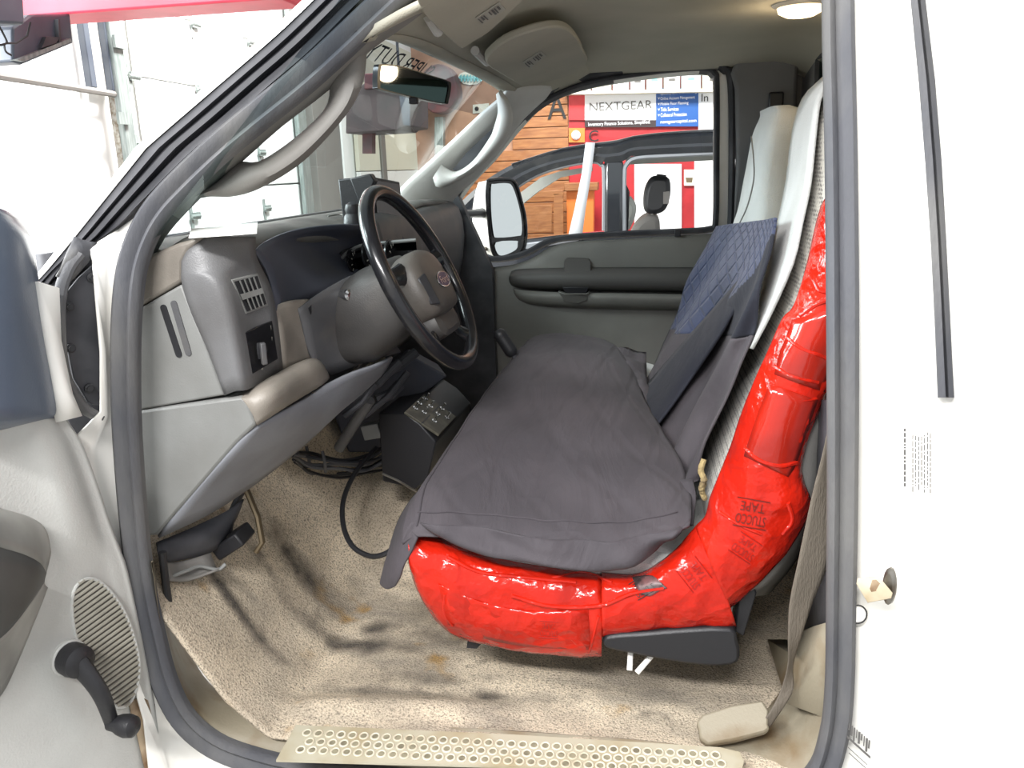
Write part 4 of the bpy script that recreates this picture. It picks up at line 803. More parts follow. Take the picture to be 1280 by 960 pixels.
# console of switches by the hump, floor lever
cs = thing('switch_console', 'black box console with metal toggle switches beside the dash', 'console', at(510, 600, .62))
P = [at(474, 516, .66), at(505, 517, .60), at(548, 540, .58), at(566, 560, .60), at(545, 600, .58), at(520, 613, .56), at(475, 604, .60)]
fr_ = [at(473, 516, .62), at(505, 517, .56), at(524, 530, .55), at(545, 552, .55), at(535, 598, .55), at(520, 612, .55), at(478, 602, .58)]
b = MB(); b.prism(fr_, (.02, .32, 0)); b.done('console_box', 'black', cs, bevel=.004)
sw4 = [at(505, 516, .555), at(529, 494, .70), at(569, 522, .72), at(548, 545, .555)]; nn = (sw4[1] - sw4[0]).cross(sw4[3] - sw4[0]).normalized()
if nn.z < 0: nn = -nn
sp_ = plate('switch_plate', [p + nn * .004 for p in sw4], -nn * .006, 'plate_dark', cs, bevel=.001)
def sp(u, v): return sw4[0].lerp(sw4[1], u).lerp(sw4[3].lerp(sw4[2], u), v) + nn * .004
for u, v in [(.3, .12), (.55, .1), (.85, .12), (.35, .35), (.7, .35), (.3, .68), (.62, .62), (.9, .6), (.7, .85)]:
    b = MB(); p = sp(u, v); b.lathe(p, nn, [(.0065, 0), (.0065, .003), (.003, .003), (.0026, .012), (.0034, .018), (.001, .019)], 10); b.done('toggle_switch', 'chrome', sp_)
b = MB(); a, c = sp(.0, .5), sp(1, .5); b.box((a + c) / 2, (c - a) / 2, (sp(.5, .52) - sp(.5, .5)), nn * .002); b.done('plate_seam', 'black', sp_)
b = MB(); b.tube([at(478, 592, .555), at(498, 601, .55), at(516, 612, .54), at(522, 615, .54)], .003, 6); b.done('mounting_strap', 'steel', cs)
lv = thing('floor_lever', 'black floor shift lever standing between dash and seat', 'lever', at(650, 470, .98))
b = MB(); b.tube(smooth([at(621, 413, .98), at(630, 426, .98), at(642, 444, .98)], 5), [.010, .017, .019, .018, .018, .018, .018, .018, .018, .018, .012][:11], 14); b.done('lever_grip', 'black', lv)
b = MB(); b.tube(smooth([at(640, 440, .98), at(655, 470, .98), at(670, 520, .98)], 5), .008, 10); b.done('lever_shaft', 'seal_dark', lv)
# ================================================================== BENCH SEAT
seat = thing('bench_seat', 'grey bench seat patched with red tape on its near side', 'seat', (-.1, .8, -.04))
# cushion under the cover
rows = []
for y, ins in [(.175, .03), (.20, .008), (.26, 0), (.8, 0), (1.4, 0), (1.50, .01), (1.53, .05)]:
    z1 = .30 + .045 * min(1, max(0, (y - .16) / .3)) - ins; x0 = -.405 + .02 * min(1, max(0, (y - .2) / .6)) + ins; x1 = .16
    rows.append([V3((x0 + .07, y, .10)), V3((x0 + .02, y, .16)), V3((x0, y, .24)), V3((x0 + .012, y, z1 - .05)), V3((x0 + .05, y, z1 - .01)), V3((x0 + .14, y, z1)), V3((x0 + .30, y, z1 + .005)), V3((x0 + .44, y, z1 - .03)), V3((x1, y, z1 - .06)), V3((x1, y, .10))])
b = MB(); rr = dense(rows, 3, 3); b.grid(rr); b.add(rr[0], [list(range(len(rr[0])))]); b.add(rr[-1], [list(range(len(rr[0])))]); b.done('cushion', 'fabric', seat, sharp=60)
# three backrests
def superel(cx, cy, rx, ry, z, n=28, e=.45):
    return [V3((cx + rx * math.copysign(abs(math.cos(a)) ** e, math.cos(a)), cy + ry * math.copysign(abs(math.sin(a)) ** e, math.sin(a)), z)) for a in [2 * math.pi * k / n for k in range(n)]]
def back(name, y0, y1, prof, mt):
    # prof: (front x, thickness, z, side inset)
    rows = [superel(x + t / 2, (y0 + y1) / 2, t / 2, (y1 - y0) / 2 - i, z) for x, t, z, i in prof]
    b = MB(); cols = list(zip(*rows)); rows = [list(r) for r in zip(*[smooth(list(c), 4) for c in cols])]
    b.grid(rows, cl=True); n = len(rows[0]); b.add(rows[-1], [list(range(n))]); b.add(rows[0], [list(range(n))[::-1]]); return b.done(name, mt, seat, sharp=60)
def fx(px, py, y): p = at(px, py, y); return (p.x, p.z)
pr = []
for px, py, t, i in [(872, 640, .10, .03), (876, 571, .12, .02), (907, 496, .14, .01), (935, 440, .16, 0), (954, 380, .155, 0), (967, 320, .15, 0), (977, 270, .14, .005), (986, 225, .13, .02), (992, 168, .115, .035), (1003, 131, .10, .05), (1019, 106, .07, .07), (1033, 98, .03, .10)]:
    x, z = fx(px, py, .52); pr.append((x, t, z, i))
back('driver_backrest', .175, .62, pr, 'weave')
pr = []
for px, py, t, i in [(740, 470, .16, 0), (860, 380, .16, 0), (905, 281, .15, .0), (917, 225, .125, .05), (927, 172, .11, .06), (938, 150, .09, .075), (950, 141, .05, .10)]:
    x, z = fx(px, py, 1.40); pr.append((min(x, .31) + .02, t, z, i))
pr[0] = (.10, .16, .30, 0); pr[1] = (.17, .16, .55, 0)
back('passenger_backrest', .98, 1.46, pr, 'fabric')
back('centre_backrest', .64, .96, [(.15, .15, .30, 0), (.20, .15, .5, 0), (.26, .14, .66, 0), (.28, .11, .74, .02), (.30, .06, .77, .05)], 'fabric')
b = MB(); b.tube(smooth([at(939, 170, .99), at(942, 200, .985), at(942, 225, .985), at(934, 258, .975), at(922, 284, .98)], 5), .0018, 6); b.done('backrest_seam', 'seat_vinyl', seat)
# smooth fabric facing on the front of the driver backrest, beside the woven bolster
fr_rows = [[at(x, y, d) for x, y, d in r] for r in [
 [(1030, 97, .42), (1034, 98, .36), (1036, 100, .30)], [(1004, 124, .50), (1013, 124, .40), (1024, 126, .27)], [(991, 168, .525), (1003, 170, .40), (1018, 174, .25)],
 [(984, 225, .53), (996, 228, .39), (1012, 230, .235)], [(974, 275, .53), (985, 278, .38), (1002, 278, .22)], [(963, 327, .53), (973, 330, .37), (990, 330, .21)],
 [(948, 385, .53), (954, 388, .38), (964, 390, .26)], [(930, 430, .53), (932, 434, .40), (940, 436, .30)]]]
loft('backrest_front', dense(fr_rows, 3, 3), 'fabric', seat, solid=.006)
# red tape along cushion side and up the backrest
cols = [((509, 672), (512, 704)), ((514, 667), (517, 722)), ((524, 666), (530, 752)), ((545, 671), (552, 783)), ((572, 681), (578, 797)), ((600, 690), (606, 805)), ((650, 701), (652, 814)), ((700, 709), (700, 819)), ((752, 716), (752, 821))]
cols2 = [((752, 716), (752, 800)), ((790, 718), (780, 794)), ((815, 709), (820, 788)), ((842, 690), (868, 786)), ((862, 668), (905, 786)), ((880, 648), (920, 782))]
cols3 = [((870, 660), (912, 760)), ((882, 645), (934, 742)), ((888, 622), (975, 700)), ((897, 600), (1012, 640)), ((914, 558), (1004, 600)), ((925, 524), (1002, 580)), ((937, 492), (1013, 540)), ((957, 446), (1032, 496)), ((978, 400), (1062, 440)), ((993, 381), (1068, 400)), ((1010, 327), (1074, 350)), ((1027, 258), (1076, 290)), ((1041, 243), (1078, 260))]
def tape(cols, deps, n, seed, wr=.004):
    rows = []
    for a, c in cols:
        rows.append([at(lerp(a[0], c[0], f), lerp(a[1], c[1], f), d) for f, d in zip([0, .12, .35, .65, .9, 1], deps)])
    R = dense(rows, n, n + 1)
    for i, r in enumerate(R):
        for j, p in enumerate(r):
            q = V3((p.x * 13, p.z * 13, seed)); k = noise.ridged_multi_fractal(q, 1.0, 2.1, 3, 1.0, 2.0) + .5 * noise.ridged_multi_fractal(V3((p.x * 30 + p.z * 14, p.z * 34, seed + 2)), 1.0, 2.1, 2, 1.0, 2.0) - .5
            p.y += -wr * (k - 1.0) * .8 + .004 * noise.noise(V3((p.x * 30, p.z * 7, seed + 5)))
    return R
tapes = []
T1 = tape(cols, [.185, .145, .125, .122, .135, .16], 5, 1.3); tapes.append(loft('cushion_tape', T1, 'tape', seat, solid=.003, sharp=28))
T2 = tape(cols2, [.175, .142, .124, .120, .130, .15], 5, 4.1); tapes.append(loft('corner_tape', T2, 'tape', seat, solid=.003, sharp=28))
T3 = tape(cols3, [.165, .138, .112, .106, .122, .15], 5, 7.7, .003); tapes.append(loft('backrest_tape', T3, 'tape', seat, solid=.003, sharp=28))
trees = []
for R in (T1, T2, T3):
    b = MB(); b.grid(R); trees.append(BVHTree.FromPolygons([tuple(v) for v in b.v], b.f))
def on_tape(px, py, off=.0025):
    d = ray(px, py).normalized(); best = None
    for t in trees:
        h = t.ray_cast(EYE, d, 5)
        if h[0] and (best is None or h[3] < best[1]): best = (h[0], h[3])
    return (best[0] if best else at(px, py, .125)) - d * off
# overlapping strips and puckers
def strip(pts, m, name): 
    R = [[on_tape(lerp(a[0], c[0], f), lerp(a[1], c[1], f), .0035) for f in (0, .2, .4, .6, .8, 1)] for a, c in pts]
    return loft(name, dense(R, 2, 3), m, seat, solid=.002)
strip([((990, 400), (1048, 384)), ((982, 424), (1046, 426)), ((975, 440), (1040, 455)), ((968, 468), (1030, 490))], 'tape_dark', 'tape_strip')
strip([((962, 480), (1022, 500)), ((950, 510), (1008, 540)), ((938, 545), (995, 580)), ((930, 570), (985, 596))], 'tape_dark', 'tape_strip')
strip([((548, 730), (560, 780)), ((600, 752), (606, 798)), ((660, 764), (662, 808)), ((735, 762), (738, 812))], 'tape', 'tape_strip')
for pts, r_ in [([(984, 422), (1004, 436), (1030, 446), (1042, 456)], .0045), ([(968, 458), (990, 470), (1022, 478)], .004), ([(976, 488), (1000, 500), (1020, 498)], .003), ([(932, 560), (950, 575), (975, 582), (995, 578)], .0045), ([(900, 640), (925, 656), (952, 668)], .003), ([(985, 628), (990, 650), (978, 668)], .004), ([(560, 696), (600, 715), (660, 722), (720, 728)], .004), ([(556, 742), (555, 765), (566, 782)], .003), ([(640, 745), (690, 758), (750, 757), (790, 742), (830, 735)], .0045), ([(748, 770), (742, 795), (736, 815)], .003), ([(690, 722), (730, 716), (765, 728)], .003), ([(1000, 395), (1020, 380), (1042, 372)], .005), ([(1018, 350), (1024, 362), (1040, 366)], .004)]:
    q = smooth([V3((*p, 0)) for p in pts], 6); b = MB(); b.tube([on_tape(p.x, p.y, .001) for p in q], r_, 8); b.done('tape_fold', 'tape', seat)
strip([((790, 722), (800, 742)), ((802, 720), (812, 745)), ((816, 720), (825, 738)), ((828, 730), (834, 735))], 'tape_print_grey', 'tape_patch')
# printing on the tape, upside down along the backrest
def tape_text(body, px, py, h, width, ang, m='ink'):
    c = on_tape(px, py); u = (on_tape(px + 8 * math.cos(ang), py + 8 * math.sin(ang)) - c).normalized(); v = (on_tape(px + 8 * math.sin(ang), py - 8 * math.cos(ang)) - c).normalized()
    vs, fs = text_geo(body); out = []
    xs = [p.x for p in vs]; ys = [p.y for p in vs]; kx = width / (max(xs) - min(xs)); ky = h / (max(ys) - min(ys))
    for p in vs:
        X = (p.x - (max(xs) + min(xs)) / 2) * kx; Y = (p.y - (max(ys) + min(ys)) / 2) * ky
        out.append(on_tape(px + X * math.cos(ang) + Y * math.sin(ang), py + X * math.sin(ang) - Y * math.cos(ang), .0045))
    build('tape_print', out, fs, m, seat, sharp=None)
def tape_logo(px, py, ang, k=1.0, m='ink'):
    ux, uy = math.cos(ang), math.sin(ang)
    tape_text('STUCCO', px - uy * -0 , py, 13 * k, 40 * k, ang, m)
    tape_text('TAPE', px - uy * 17 * k, py + ux * 17 * k, 12 * k, 32 * k, ang, m)
    b = MB()
    for o in (27, -10):
        L_ = [on_tape(px - uy * o * k + ux * t * k, py + ux * o * k + uy * t * k, .0045) for t in (-22, 0, 22)]; b.tube(L_, .0008, 5)
    b.done('tape_print', m, seat)
tape_logo(938, 650, math.radians(190), .95); tape_logo(928, 690, math.radians(214), .75, 'ink_soft'); tape_logo(862, 722, math.radians(232), .8, 'ink_soft'); tape_logo(806, 738, math.radians(150), .62, 'ink_black'); tape_logo(686, 792, math.radians(184), .55, 'ink_soft')
# grey plastic back shell, side trim, hinge, levers
shell = [[at(x, y, d) for x, y, d in r] for r in [[(1010, 520, .17), (1050, 480, .19), (1075, 470, .30)], [(985, 590, .16), (1022, 560, .18), (1050, 540, .30)], [(990, 660, .16), (1012, 640, .18), (1030, 610, .30)], [(950, 712, .16), (968, 718, .18), (1000, 690, .30)], [(915, 742, .16), (930, 745, .18), (960, 742, .30)]]]
loft('back_shell', dense(shell, 3, 3), 'seat_vinyl', seat, solid=.006)
b = MB(); b.lathe(at(945, 710, .15), (.1, -1, .1), [(.009, -.02), (.010, 0), (.008, .006), (.003, .008)], 16); b.done('hinge_bolt', 'steel', seat)
b = MB(); b.prism([at(x, y, .165) for x, y in [(924, 742), (942, 732), (946, 742), (930, 796), (918, 790)]], (0, .03, 0)); b.done('hinge_bracket', 'black', seat, bevel=.003)
sh = [at(x, y, .128) for x, y in [(756, 796), (800, 792), (860, 787), (914, 786), (922, 800), (925, 822), (915, 832), (880, 833), (830, 826), (790, 818), (757, 811)]]
b = MB(); b.prism(smooth(sh, 2, closed=True), (0, .05, 0)); b.done('side_shield', 'black', seat, bevel=.006)
for a, c in [((788, 816), (787, 838)), ((814, 820), (796, 841))]:
    b = MB(); b.tube([at(*a, .16), at(*c, .14)], .0052, 10); b.done('adjuster_rod', 'paper', seat)
b = MB(); b.prism([V3((-.20, .50, .13)), V3((.18, .50, .13)), V3((.18, .50, -.06)), V3((-.16, .50, -.06))], (0, .9, 0)); b.done('seat_frame', 'seal_dark', seat)
b = MB(); b.prism([at(585, 798, .19), at(604, 802, .19), at(596, 811, .19), at(583, 810, .19)], (0, .05, 0)); b.done('seat_rail', 'black', seat)
b = MB(); fp_ = smooth([at(880, 574, .22), at(876, 588, .215), at(880, 600, .21), at(877, 612, .215), at(881, 624, .22)], 5)
b.tube(fp_, [.005 + .004 * abs(noise.noise(V3((k * .45, 3, 1)))) for k in range(len(fp_))], 9)
b.done('torn_foam', 'foam', seat)
# ------------------------------------------------------------------ quilted cover thrown over the seat
cov = thing('seat_cover', 'dark quilted cloth cover draped over the bench seat', 'seat cover', (-.1, .8, .38))
rows = []
R0 = [ # from near edge to far edge, px/py/depth from front to back
 [(503, 676, .135), (520, 668, .13), (560, 668, .13), (620, 674, .13), (690, 682, .13), (760, 684, .135), (830, 668, .15), (862, 654, .17)],
 [(505, 650, .17), (524, 648, .15), (566, 652, .15), (630, 658, .15), (700, 664, .15), (770, 664, .16), (830, 652, .17), (864, 640, .20)],
 [(519, 622, .25), (534, 606, .25), (575, 607, .25), (640, 612, .25), (710, 618, .25), (775, 618, .25), (830, 612, .26), (862, 612, .28)],
 [(545, 585, .36), (560, 563, .36), (600, 562, .36), (655, 566, .36), (715, 570, .36), (770, 574, .36), (815, 572, .37), (850, 575, .38)],
 [(574, 547, .52), (588, 520, .52), (625, 514, .52), (672, 517, .52), (720, 520, .52), (765, 524, .52), (800, 530, .53), (830, 540, .54)],
 [(604, 506, .75), (618, 478, .75), (648, 468, .75), (685, 469, .75), (725, 471, .75), (760, 476, .75), (786, 486, .76), (806, 500, .77)],
 [(634, 470, 1.05), (646, 442, 1.05), (670, 432, 1.05), (700, 432, 1.05), (730, 434, 1.05), (758, 440, 1.05), (780, 450, 1.06), (795, 462, 1.07)],
 [(655, 452, 1.35), (664, 424, 1.35), (686, 416, 1.35), (708, 417, 1.35), (730, 419, 1.35), (753, 424, 1.35), (772, 434, 1.36), (782, 442, 1.37)],
 [(660, 470, 1.42), (668, 432, 1.42), (690, 424, 1.42), (710, 424, 1.42), (732, 426, 1.42), (754, 430, 1.42), (770, 440, 1.42), (780, 450, 1.42)]]
R = dense([[at(*p) for p in r] for r in R0], 7, 7)
for i, r in enumerate(R):
    for j, p in enumerate(r):
        p.z += .006 * noise.noise(V3((p.x * 6 + p.y * 3, p.y * 9, 2))) + .004 * noise.noise(V3((p.x * 20, p.y * 11 + p.x * 8, 6))) - .003
loft('cushion_cover', R, 'quilt', cov, solid=.005, withuv=True)
for nm, ln in [('near_seam', [p + V3((0, -.002, .003)) for p in R[9][6:46]]), ('front_seam', [r[7] + V3((-.002, 0, .003)) for r in R[5:52]])]:
    b = MB(); b.tube(ln, .0018, 6); b.done('cover_seam', 'cloth', cov)
hem = [[(526, 652, .128), (560, 655, .124), (620, 662, .122), (700, 674, .122), (780, 675, .124), (850, 657, .15)],
       [(540, 664, .120), (575, 668, .112), (630, 678, .108), (700, 690, .108), (780, 692, .112), (852, 660, .14)],
       [(556, 672, .118), (590, 682, .108), (640, 694, .102), (700, 704, .104), (770, 708, .110), (840, 672, .14)],
       [(580, 682, .122), (610, 692, .112), (650, 701, .106), (710, 708, .108), (765, 713, .114), (820, 690, .14)]]
R = dense([[at(*p) for p in r] for r in hem], 6, 5)
for r in R:
    for p in r: p.y += .012 * noise.noise(V3((p.x * 14 + p.z * 20, p.z * 22 - p.x * 6, 3))) + .006 * math.sin(p.x * 46 + p.z * 60)
loft('hanging_hem', R, 'cloth', cov, solid=.004)
flap = [[(530, 608, .26), (520, 640, .18), (516, 662, .14), (522, 672, .125)], [(514, 625, .27), (505, 655, .19), (502, 675, .15), (514, 690, .12)], [(498, 652, .27), (492, 680, .20), (492, 700, .15), (505, 706, .12)], [(486, 690, .26), (482, 706, .20), (486, 720, .15), (500, 722, .125)], [(478, 722, .25), (476, 730, .20), (484, 736, .16), (494, 733, .14)]]
loft('front_flap', dense([[at(*p) for p in r] for r in flap], 5, 5), 'cloth', cov, solid=.004)
back_ = [[(896, 283, 1.40), (915, 280, 1.22), (940, 277, 1.02), (957, 275, .88), (970, 272, .76)],
  [(884, 306, 1.40), (905, 306, 1.2), (932, 305, .98), (952, 303, .82), (967, 302, .68)],
  [(866, 345, 1.38), (890, 346, 1.17), (918, 346, .93), (942, 346, .74), (957, 342, .58)],
  [(848, 388, 1.35), (872, 390, 1.12), (900, 392, .86), (926, 392, .66), (944, 390, .49)],
  [(822, 432, 1.30), (848, 438, 1.02), (878, 442, .78), (906, 444, .58), (928, 444, .43)],
  [(802, 480, 1.20), (828, 490, .88), (858, 496, .66), (884, 498, .50), (907, 497, .385)],
  [(790, 520, 1.05), (815, 540, .74), (842, 548, .55), (866, 550, .44), (888, 548, .36)],
  [(778, 570, .62), (800, 585, .52), (828, 592, .44), (852, 592, .38), (876, 588, .335)],
  [(775, 610, .44), (798, 612, .40), (824, 610, .37), (848, 606, .34), (870, 602, .31)]]
def lean(px, py, y):
    xc = lerp(.245, .10, (py - 280) / 320)
    return (px, py, min(y, max(.30, min(1.42, xc * 1050 / (px - 800) - 1.22)))) if px > 806 else (px, py, y)
R = dense([[at(*lean(*p)) for p in r] for r in back_], 14, 14)
nr = len(R)
for i, r in enumerate(R):
    f = i / nr; nc = len(r)
    for j, p in enumerate(r):
        g_ = j / nc
        k = math.sin((g_ * 3.2 + f * 1.5) * math.pi * 2) * .016 * min(1, f * 2.2) * (1 if f > .1 else f * 10) + .022 * noise.noise(V3((g_ * 6 + f * 5, f * 2.5, 9))) * min(1, f * 4)
        p += V3((-.7, -.7, 0)) * k
nc = len(R[0]); k1 = nr * 4 // 9
fm = [0 if j / nc < 1.02 - .75 * max(0, i / k1 - .12) else 1 for i in range(k1) for j in range(nc - 1)]
loft('backrest_cover', [r for r in R[:k1 + 1]], None, cov, solid=.005, withuv=True, slots=['quilt_blue', 'cloth_blue_dark'], fmat=fm)
loft('gathered_cover', [r for r in R[k1:]], 'cloth', cov, solid=.005)
# the loose fold sweeping diagonally, and the tucked flap at its foot
fold = [[(966, 290, .66), (970, 276, .72), (968, 300, .62)], [(940, 330, .60), (946, 340, .50), (930, 366, .54)], [(905, 372, .70), (915, 384, .56), (905, 412, .56)], [(862, 420, .82), (870, 440, .68), (868, 468, .64)], [(822, 466, .92), (830, 494, .70), (838, 510, .62)], [(800, 492, .92), (808, 520, .68), (818, 536, .60)]]
loft('loose_fold', dense([[at(*p) for p in r] for r in fold], 5, 5), 'cloth_blue_dark', cov, solid=.005)
tuck = [[(776, 612, .40), (800, 606, .36), (830, 600, .33), (866, 600, .29)], [(786, 620, .34), (812, 622, .29), (838, 622, .27), (870, 620, .26)], [(812, 636, .28), (830, 640, .25), (848, 642, .24), (868, 640, .235)], [(838, 652, .24), (848, 656, .22), (858, 658, .215), (866, 656, .21)]]
loft('tucked_corner', dense([[at(*p) for p in r] for r in tuck], 5, 5), 'cloth', cov, solid=.005)
bunch = [[(766, 436, 1.3), (780, 436, 1.28), (808, 445, 1.25)], [(772, 456, 1.12), (788, 456, 1.05), (808, 468, 1.05)], [(784, 486, .95), (800, 484, .88), (812, 492, .85)], [(770, 515, .78), (790, 512, .72), (815, 530, .66)], [(786, 545, .62), (800, 540, .58), (822, 555, .52)]]
R = dense([[at(*p) for p in r] for r in bunch], 5, 5)
for r in R:
    for p in r: p.z += .02 * noise.noise(V3((p.x * 20, p.y * 14, 4)))
loft('crumpled_cover', R, 'cloth', cov, solid=.005)
plate('care_tag', [at(768, 509, .70), at(779, 505, .70), at(781, 510, .69), at(770, 516, .69)], (0, .002, .001), 'paper', cov)
# ================================================================== DRIVER DOOR (swung open)
DH = V3((-.865, -.035, 0)); DN = V3((.93, -.37, 0)).normalized()
def dp(px, py, off=0): return onpl(px, py, DH + DN * off, DN)
dd = thing('driver_door', 'open driver door with grey inner panel and window crank', 'door', dp(60, 900))
right = [(77, 518), (92, 540), (104, 562), (120, 605), (137, 656), (148, 685), (158, 714), (172, 778), (185, 843), (196, 905), (205, 960), (216, 1030)]
rows = []
for i, (x, y) in enumerate(right):
    yl = 535 + (y - 518) * 1.02
    st_ = max(0, 1 - max(0, y - 640) / 60) if y < 700 else 0
    rows.append([dp(x, y, -.05), dp(x, y, 0), dp(x - 6, y, .004), dp(x - 16 + 2 * st_, y + 1, .006), dp(x - 26, y + 2, .006 + .016 * st_), dp(x - 48, y + 4, .012 + .014 * st_), dp(x - 80, lerp(y, yl, .6), .016), dp(-60, yl, .016), dp(-200, yl + 10, .014)])
loft('door_panel', dense(rows, 3, 3), 'driver_trim', dd, solid=.004)
plate('door_shell', [dp(77, 520, -.055), dp(205, 960, -.055), dp(216, 1040, -.055), dp(-220, 1060, -.055), dp(-220, 545, -.055)], -DN * .05, 'white', dd)
loft('rusty_door_edge', [[dp(160, 876, .012), dp(178, 872, .008), dp(193, 880, 0)], [dp(172, 920, .014), dp(186, 916, .010), dp(200, 925, .002)], [dp(182, 965, .014), dp(196, 962, .010), dp(208, 968, .002)], [dp(190, 1020, .014), dp(202, 1020, .010), dp(216, 1025, .002)]], 'rust', dd, solid=.003)
sl = [[dp(x, y, o) for x, y, o in r] for r in [
 [(-60, 240, .05), (-25, 252, .055), (0, 262, .045), (14, 268, .02), (20, 272, -.01)], [(-60, 290, .06), (-25, 290, .065), (5, 290, .055), (26, 294, .03), (36, 298, -.01)],
 [(-60, 345, .07), (-25, 345, .072), (12, 345, .06), (34, 345, .03), (45, 345, -.01)], [(-60, 420, .075), (-25, 420, .078), (16, 420, .065), (44, 420, .03), (57, 420, -.01)],
 [(-60, 490, .075), (-25, 488, .078), (20, 485, .065), (55, 480, .03), (70, 478, -.01)], [(-60, 530, .07), (-25, 526, .072), (20, 522, .06), (60, 514, .028), (77, 510, -.01)], [(-60, 545, .01), (-25, 541, .01), (20, 532, .01), (60, 524, .006), (78, 518, -.012)]]]
loft('mirror_sail_cover', dense(sl, 4, 4), 'sail', dd, solid=.006)
ar = [[dp(x, y, o) for x, y, o in r] for r in [
 [(-80, 628, .02), (-30, 630, .018), (10, 640, .018), (40, 650, .017), (56, 664, .016), (62, 690, .016)],
 [(-80, 632, .06), (-30, 636, .06), (8, 644, .055), (36, 655, .05), (52, 672, .042), (60, 700, .03)],
 [(-80, 668, .10), (-30, 676, .10), (4, 686, .095), (30, 694, .085), (48, 704, .07), (56, 716, .04)],
 [(-80, 790, .10), (-30, 786, .10), (0, 776, .095), (22, 760, .085), (42, 738, .068), (54, 724, .04)],
 [(-80, 860, .07), (-30, 838, .07), (0, 812, .066), (20, 786, .06), (40, 754, .05), (54, 730, .03)],
 [(-80, 930, .02), (-30, 896, .02), (0, 868, .018), (20, 828, .018), (44, 770, .017), (58, 734, .016)]]]
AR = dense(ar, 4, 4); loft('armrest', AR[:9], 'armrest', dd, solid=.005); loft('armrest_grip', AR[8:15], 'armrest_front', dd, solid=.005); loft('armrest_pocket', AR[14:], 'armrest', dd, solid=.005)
# speaker grille: slatted oval
g0 = [(100, 728), (112, 723), (126, 728), (142, 744), (156, 766), (167, 795), (174, 828), (172, 855), (164, 876), (152, 884), (138, 878), (122, 858), (106, 826), (94, 792), (90, 762), (92, 740)]
gp_ = smooth([V3((*p, 0)) for p in g0], 4, closed=True)
gr = plate('speaker_grille', [dp(p.x, p.y, .014) for p in gp_], DN * .004, 'grille_dark', dd)
sl_ = MB(); xs_ = [p.x for p in gp_]; ys_ = [p.y for p in gp_]
def inside(x, y):
    c = False; n = len(gp_)
    for i in range(n):
        a, d = gp_[i], gp_[i - 1]
        if (a.y > y) != (d.y > y) and x < (d.x - a.x) * (y - a.y) / (d.y - a.y) + a.x: c = not c
    return c
for k in range(-30, 60):
    # slats rise to the right: direction (1, -.72)
    x0, y0 = 88, 730 + k * 7.2; seg_ = [(x0 + t, y0 - .72 * t) for t in range(0, 95, 1) if inside(x0 + t, y0 - .72 * t)]
    if len(seg_) > 4: sl_.tube([dp(*seg_[0], .0185), dp(*seg_[-1], .0185)], .0030, 6)
sl_.done('grille_slats', 'grille', gr)
b = MB(); b.tube([dp(p.x, p.y, .018) for p in gp_], .0028, 8, closed=True); b.done('grille_rim', 'driver_trim', gr)
cr = dp(86, 822, .022); b = MB(); b.lathe(cr, DN, [(.029, -.006), (.029, .002), (.027, .004)], 24); wc = b.done('crank_plate', 'driver_trim', dd)
b = MB(); b.lathe(cr + DN * .004, DN, [(.026, 0), (.027, .012), (.025, .026), (.018, .031), (.006, .032)], 24); b.done('crank_hub', 'black', wc)
e_ = dp(140, 904, .058); b = MB(); b.tube(smooth([cr + DN * .022, cr.lerp(e_, .45) + DN * .030, e_], 6), [.018, .0175, .017, .016, .0155, .015, .0145, .014, .0135, .013, .0125, .012, .012], 12, flat=.75); b.done('crank_arm', 'black', wc)
kd = (V3((.99, .10, .02)) * .6 + DN * .6).normalized(); b = MB(); b.lathe(e_ - kd * .004, kd, [(.012, 0), (.013, .012), (.017, .022), (.019, .034), (.017, .046), (.010, .052), (.003, .053)], 20); b.done('crank_knob', 'black', wc)
# ================================================================== PASSENGER DOOR
pdr = thing('passenger_door', 'closed far door with grey trim panel and black window surround', 'door', (-.1, 1.66, .0))
WIN = [(560, 332), (600, 326), (636, 323), (660, 316), (685, 303), (715, 297), (780, 293), (850, 290), (887, 287), (895, 276), (896, 200), (896, 107), (892, 92), (880, 86), (840, 88), (770, 97), (715, 110), (676, 129), (646, 156), (618, 188), (592, 216), (570, 248), (560, 290)]
wpth = smooth([farat(*p, -.005) for p in WIN], 4, closed=True)
wcen = sum(wpth, V3()) / len(wpth); b = MB(); b.add(wpth + [wcen], [[i, (i + 1) % len(wpth), len(wpth)] for i in range(len(wpth))]); b.done('door_window', 'glass', pdr, sharp=None)
b = MB(); b.sweep(wpth, [(-.010, -.022), (-.010, .016), (-.004, .020), (.007, .016), (.007, -.022), (-.010, -.022)], V3((0, -1, .24)), closed=True); b.done('window_rubber', 'seal_dark', pdr)
so = [(548, 345), (545, 300), (556, 262), (578, 228), (606, 198), (640, 150), (668, 126), (712, 101), (770, 88), (840, 80), (888, 78), (906, 86), (914, 104), (915, 200), (913, 290), (910, 420)]
sp2 = smooth([farat(*p, -.03) for p in so], 5)
b = MB(); b.sweep(sp2, [(-.009, -.02), (-.009, .010), (0, .016), (.009, .010), (.009, -.02), (-.009, -.02)], V3((0, -1, .24))); b.done('far_weatherstrip', 'seal_dark', truck)
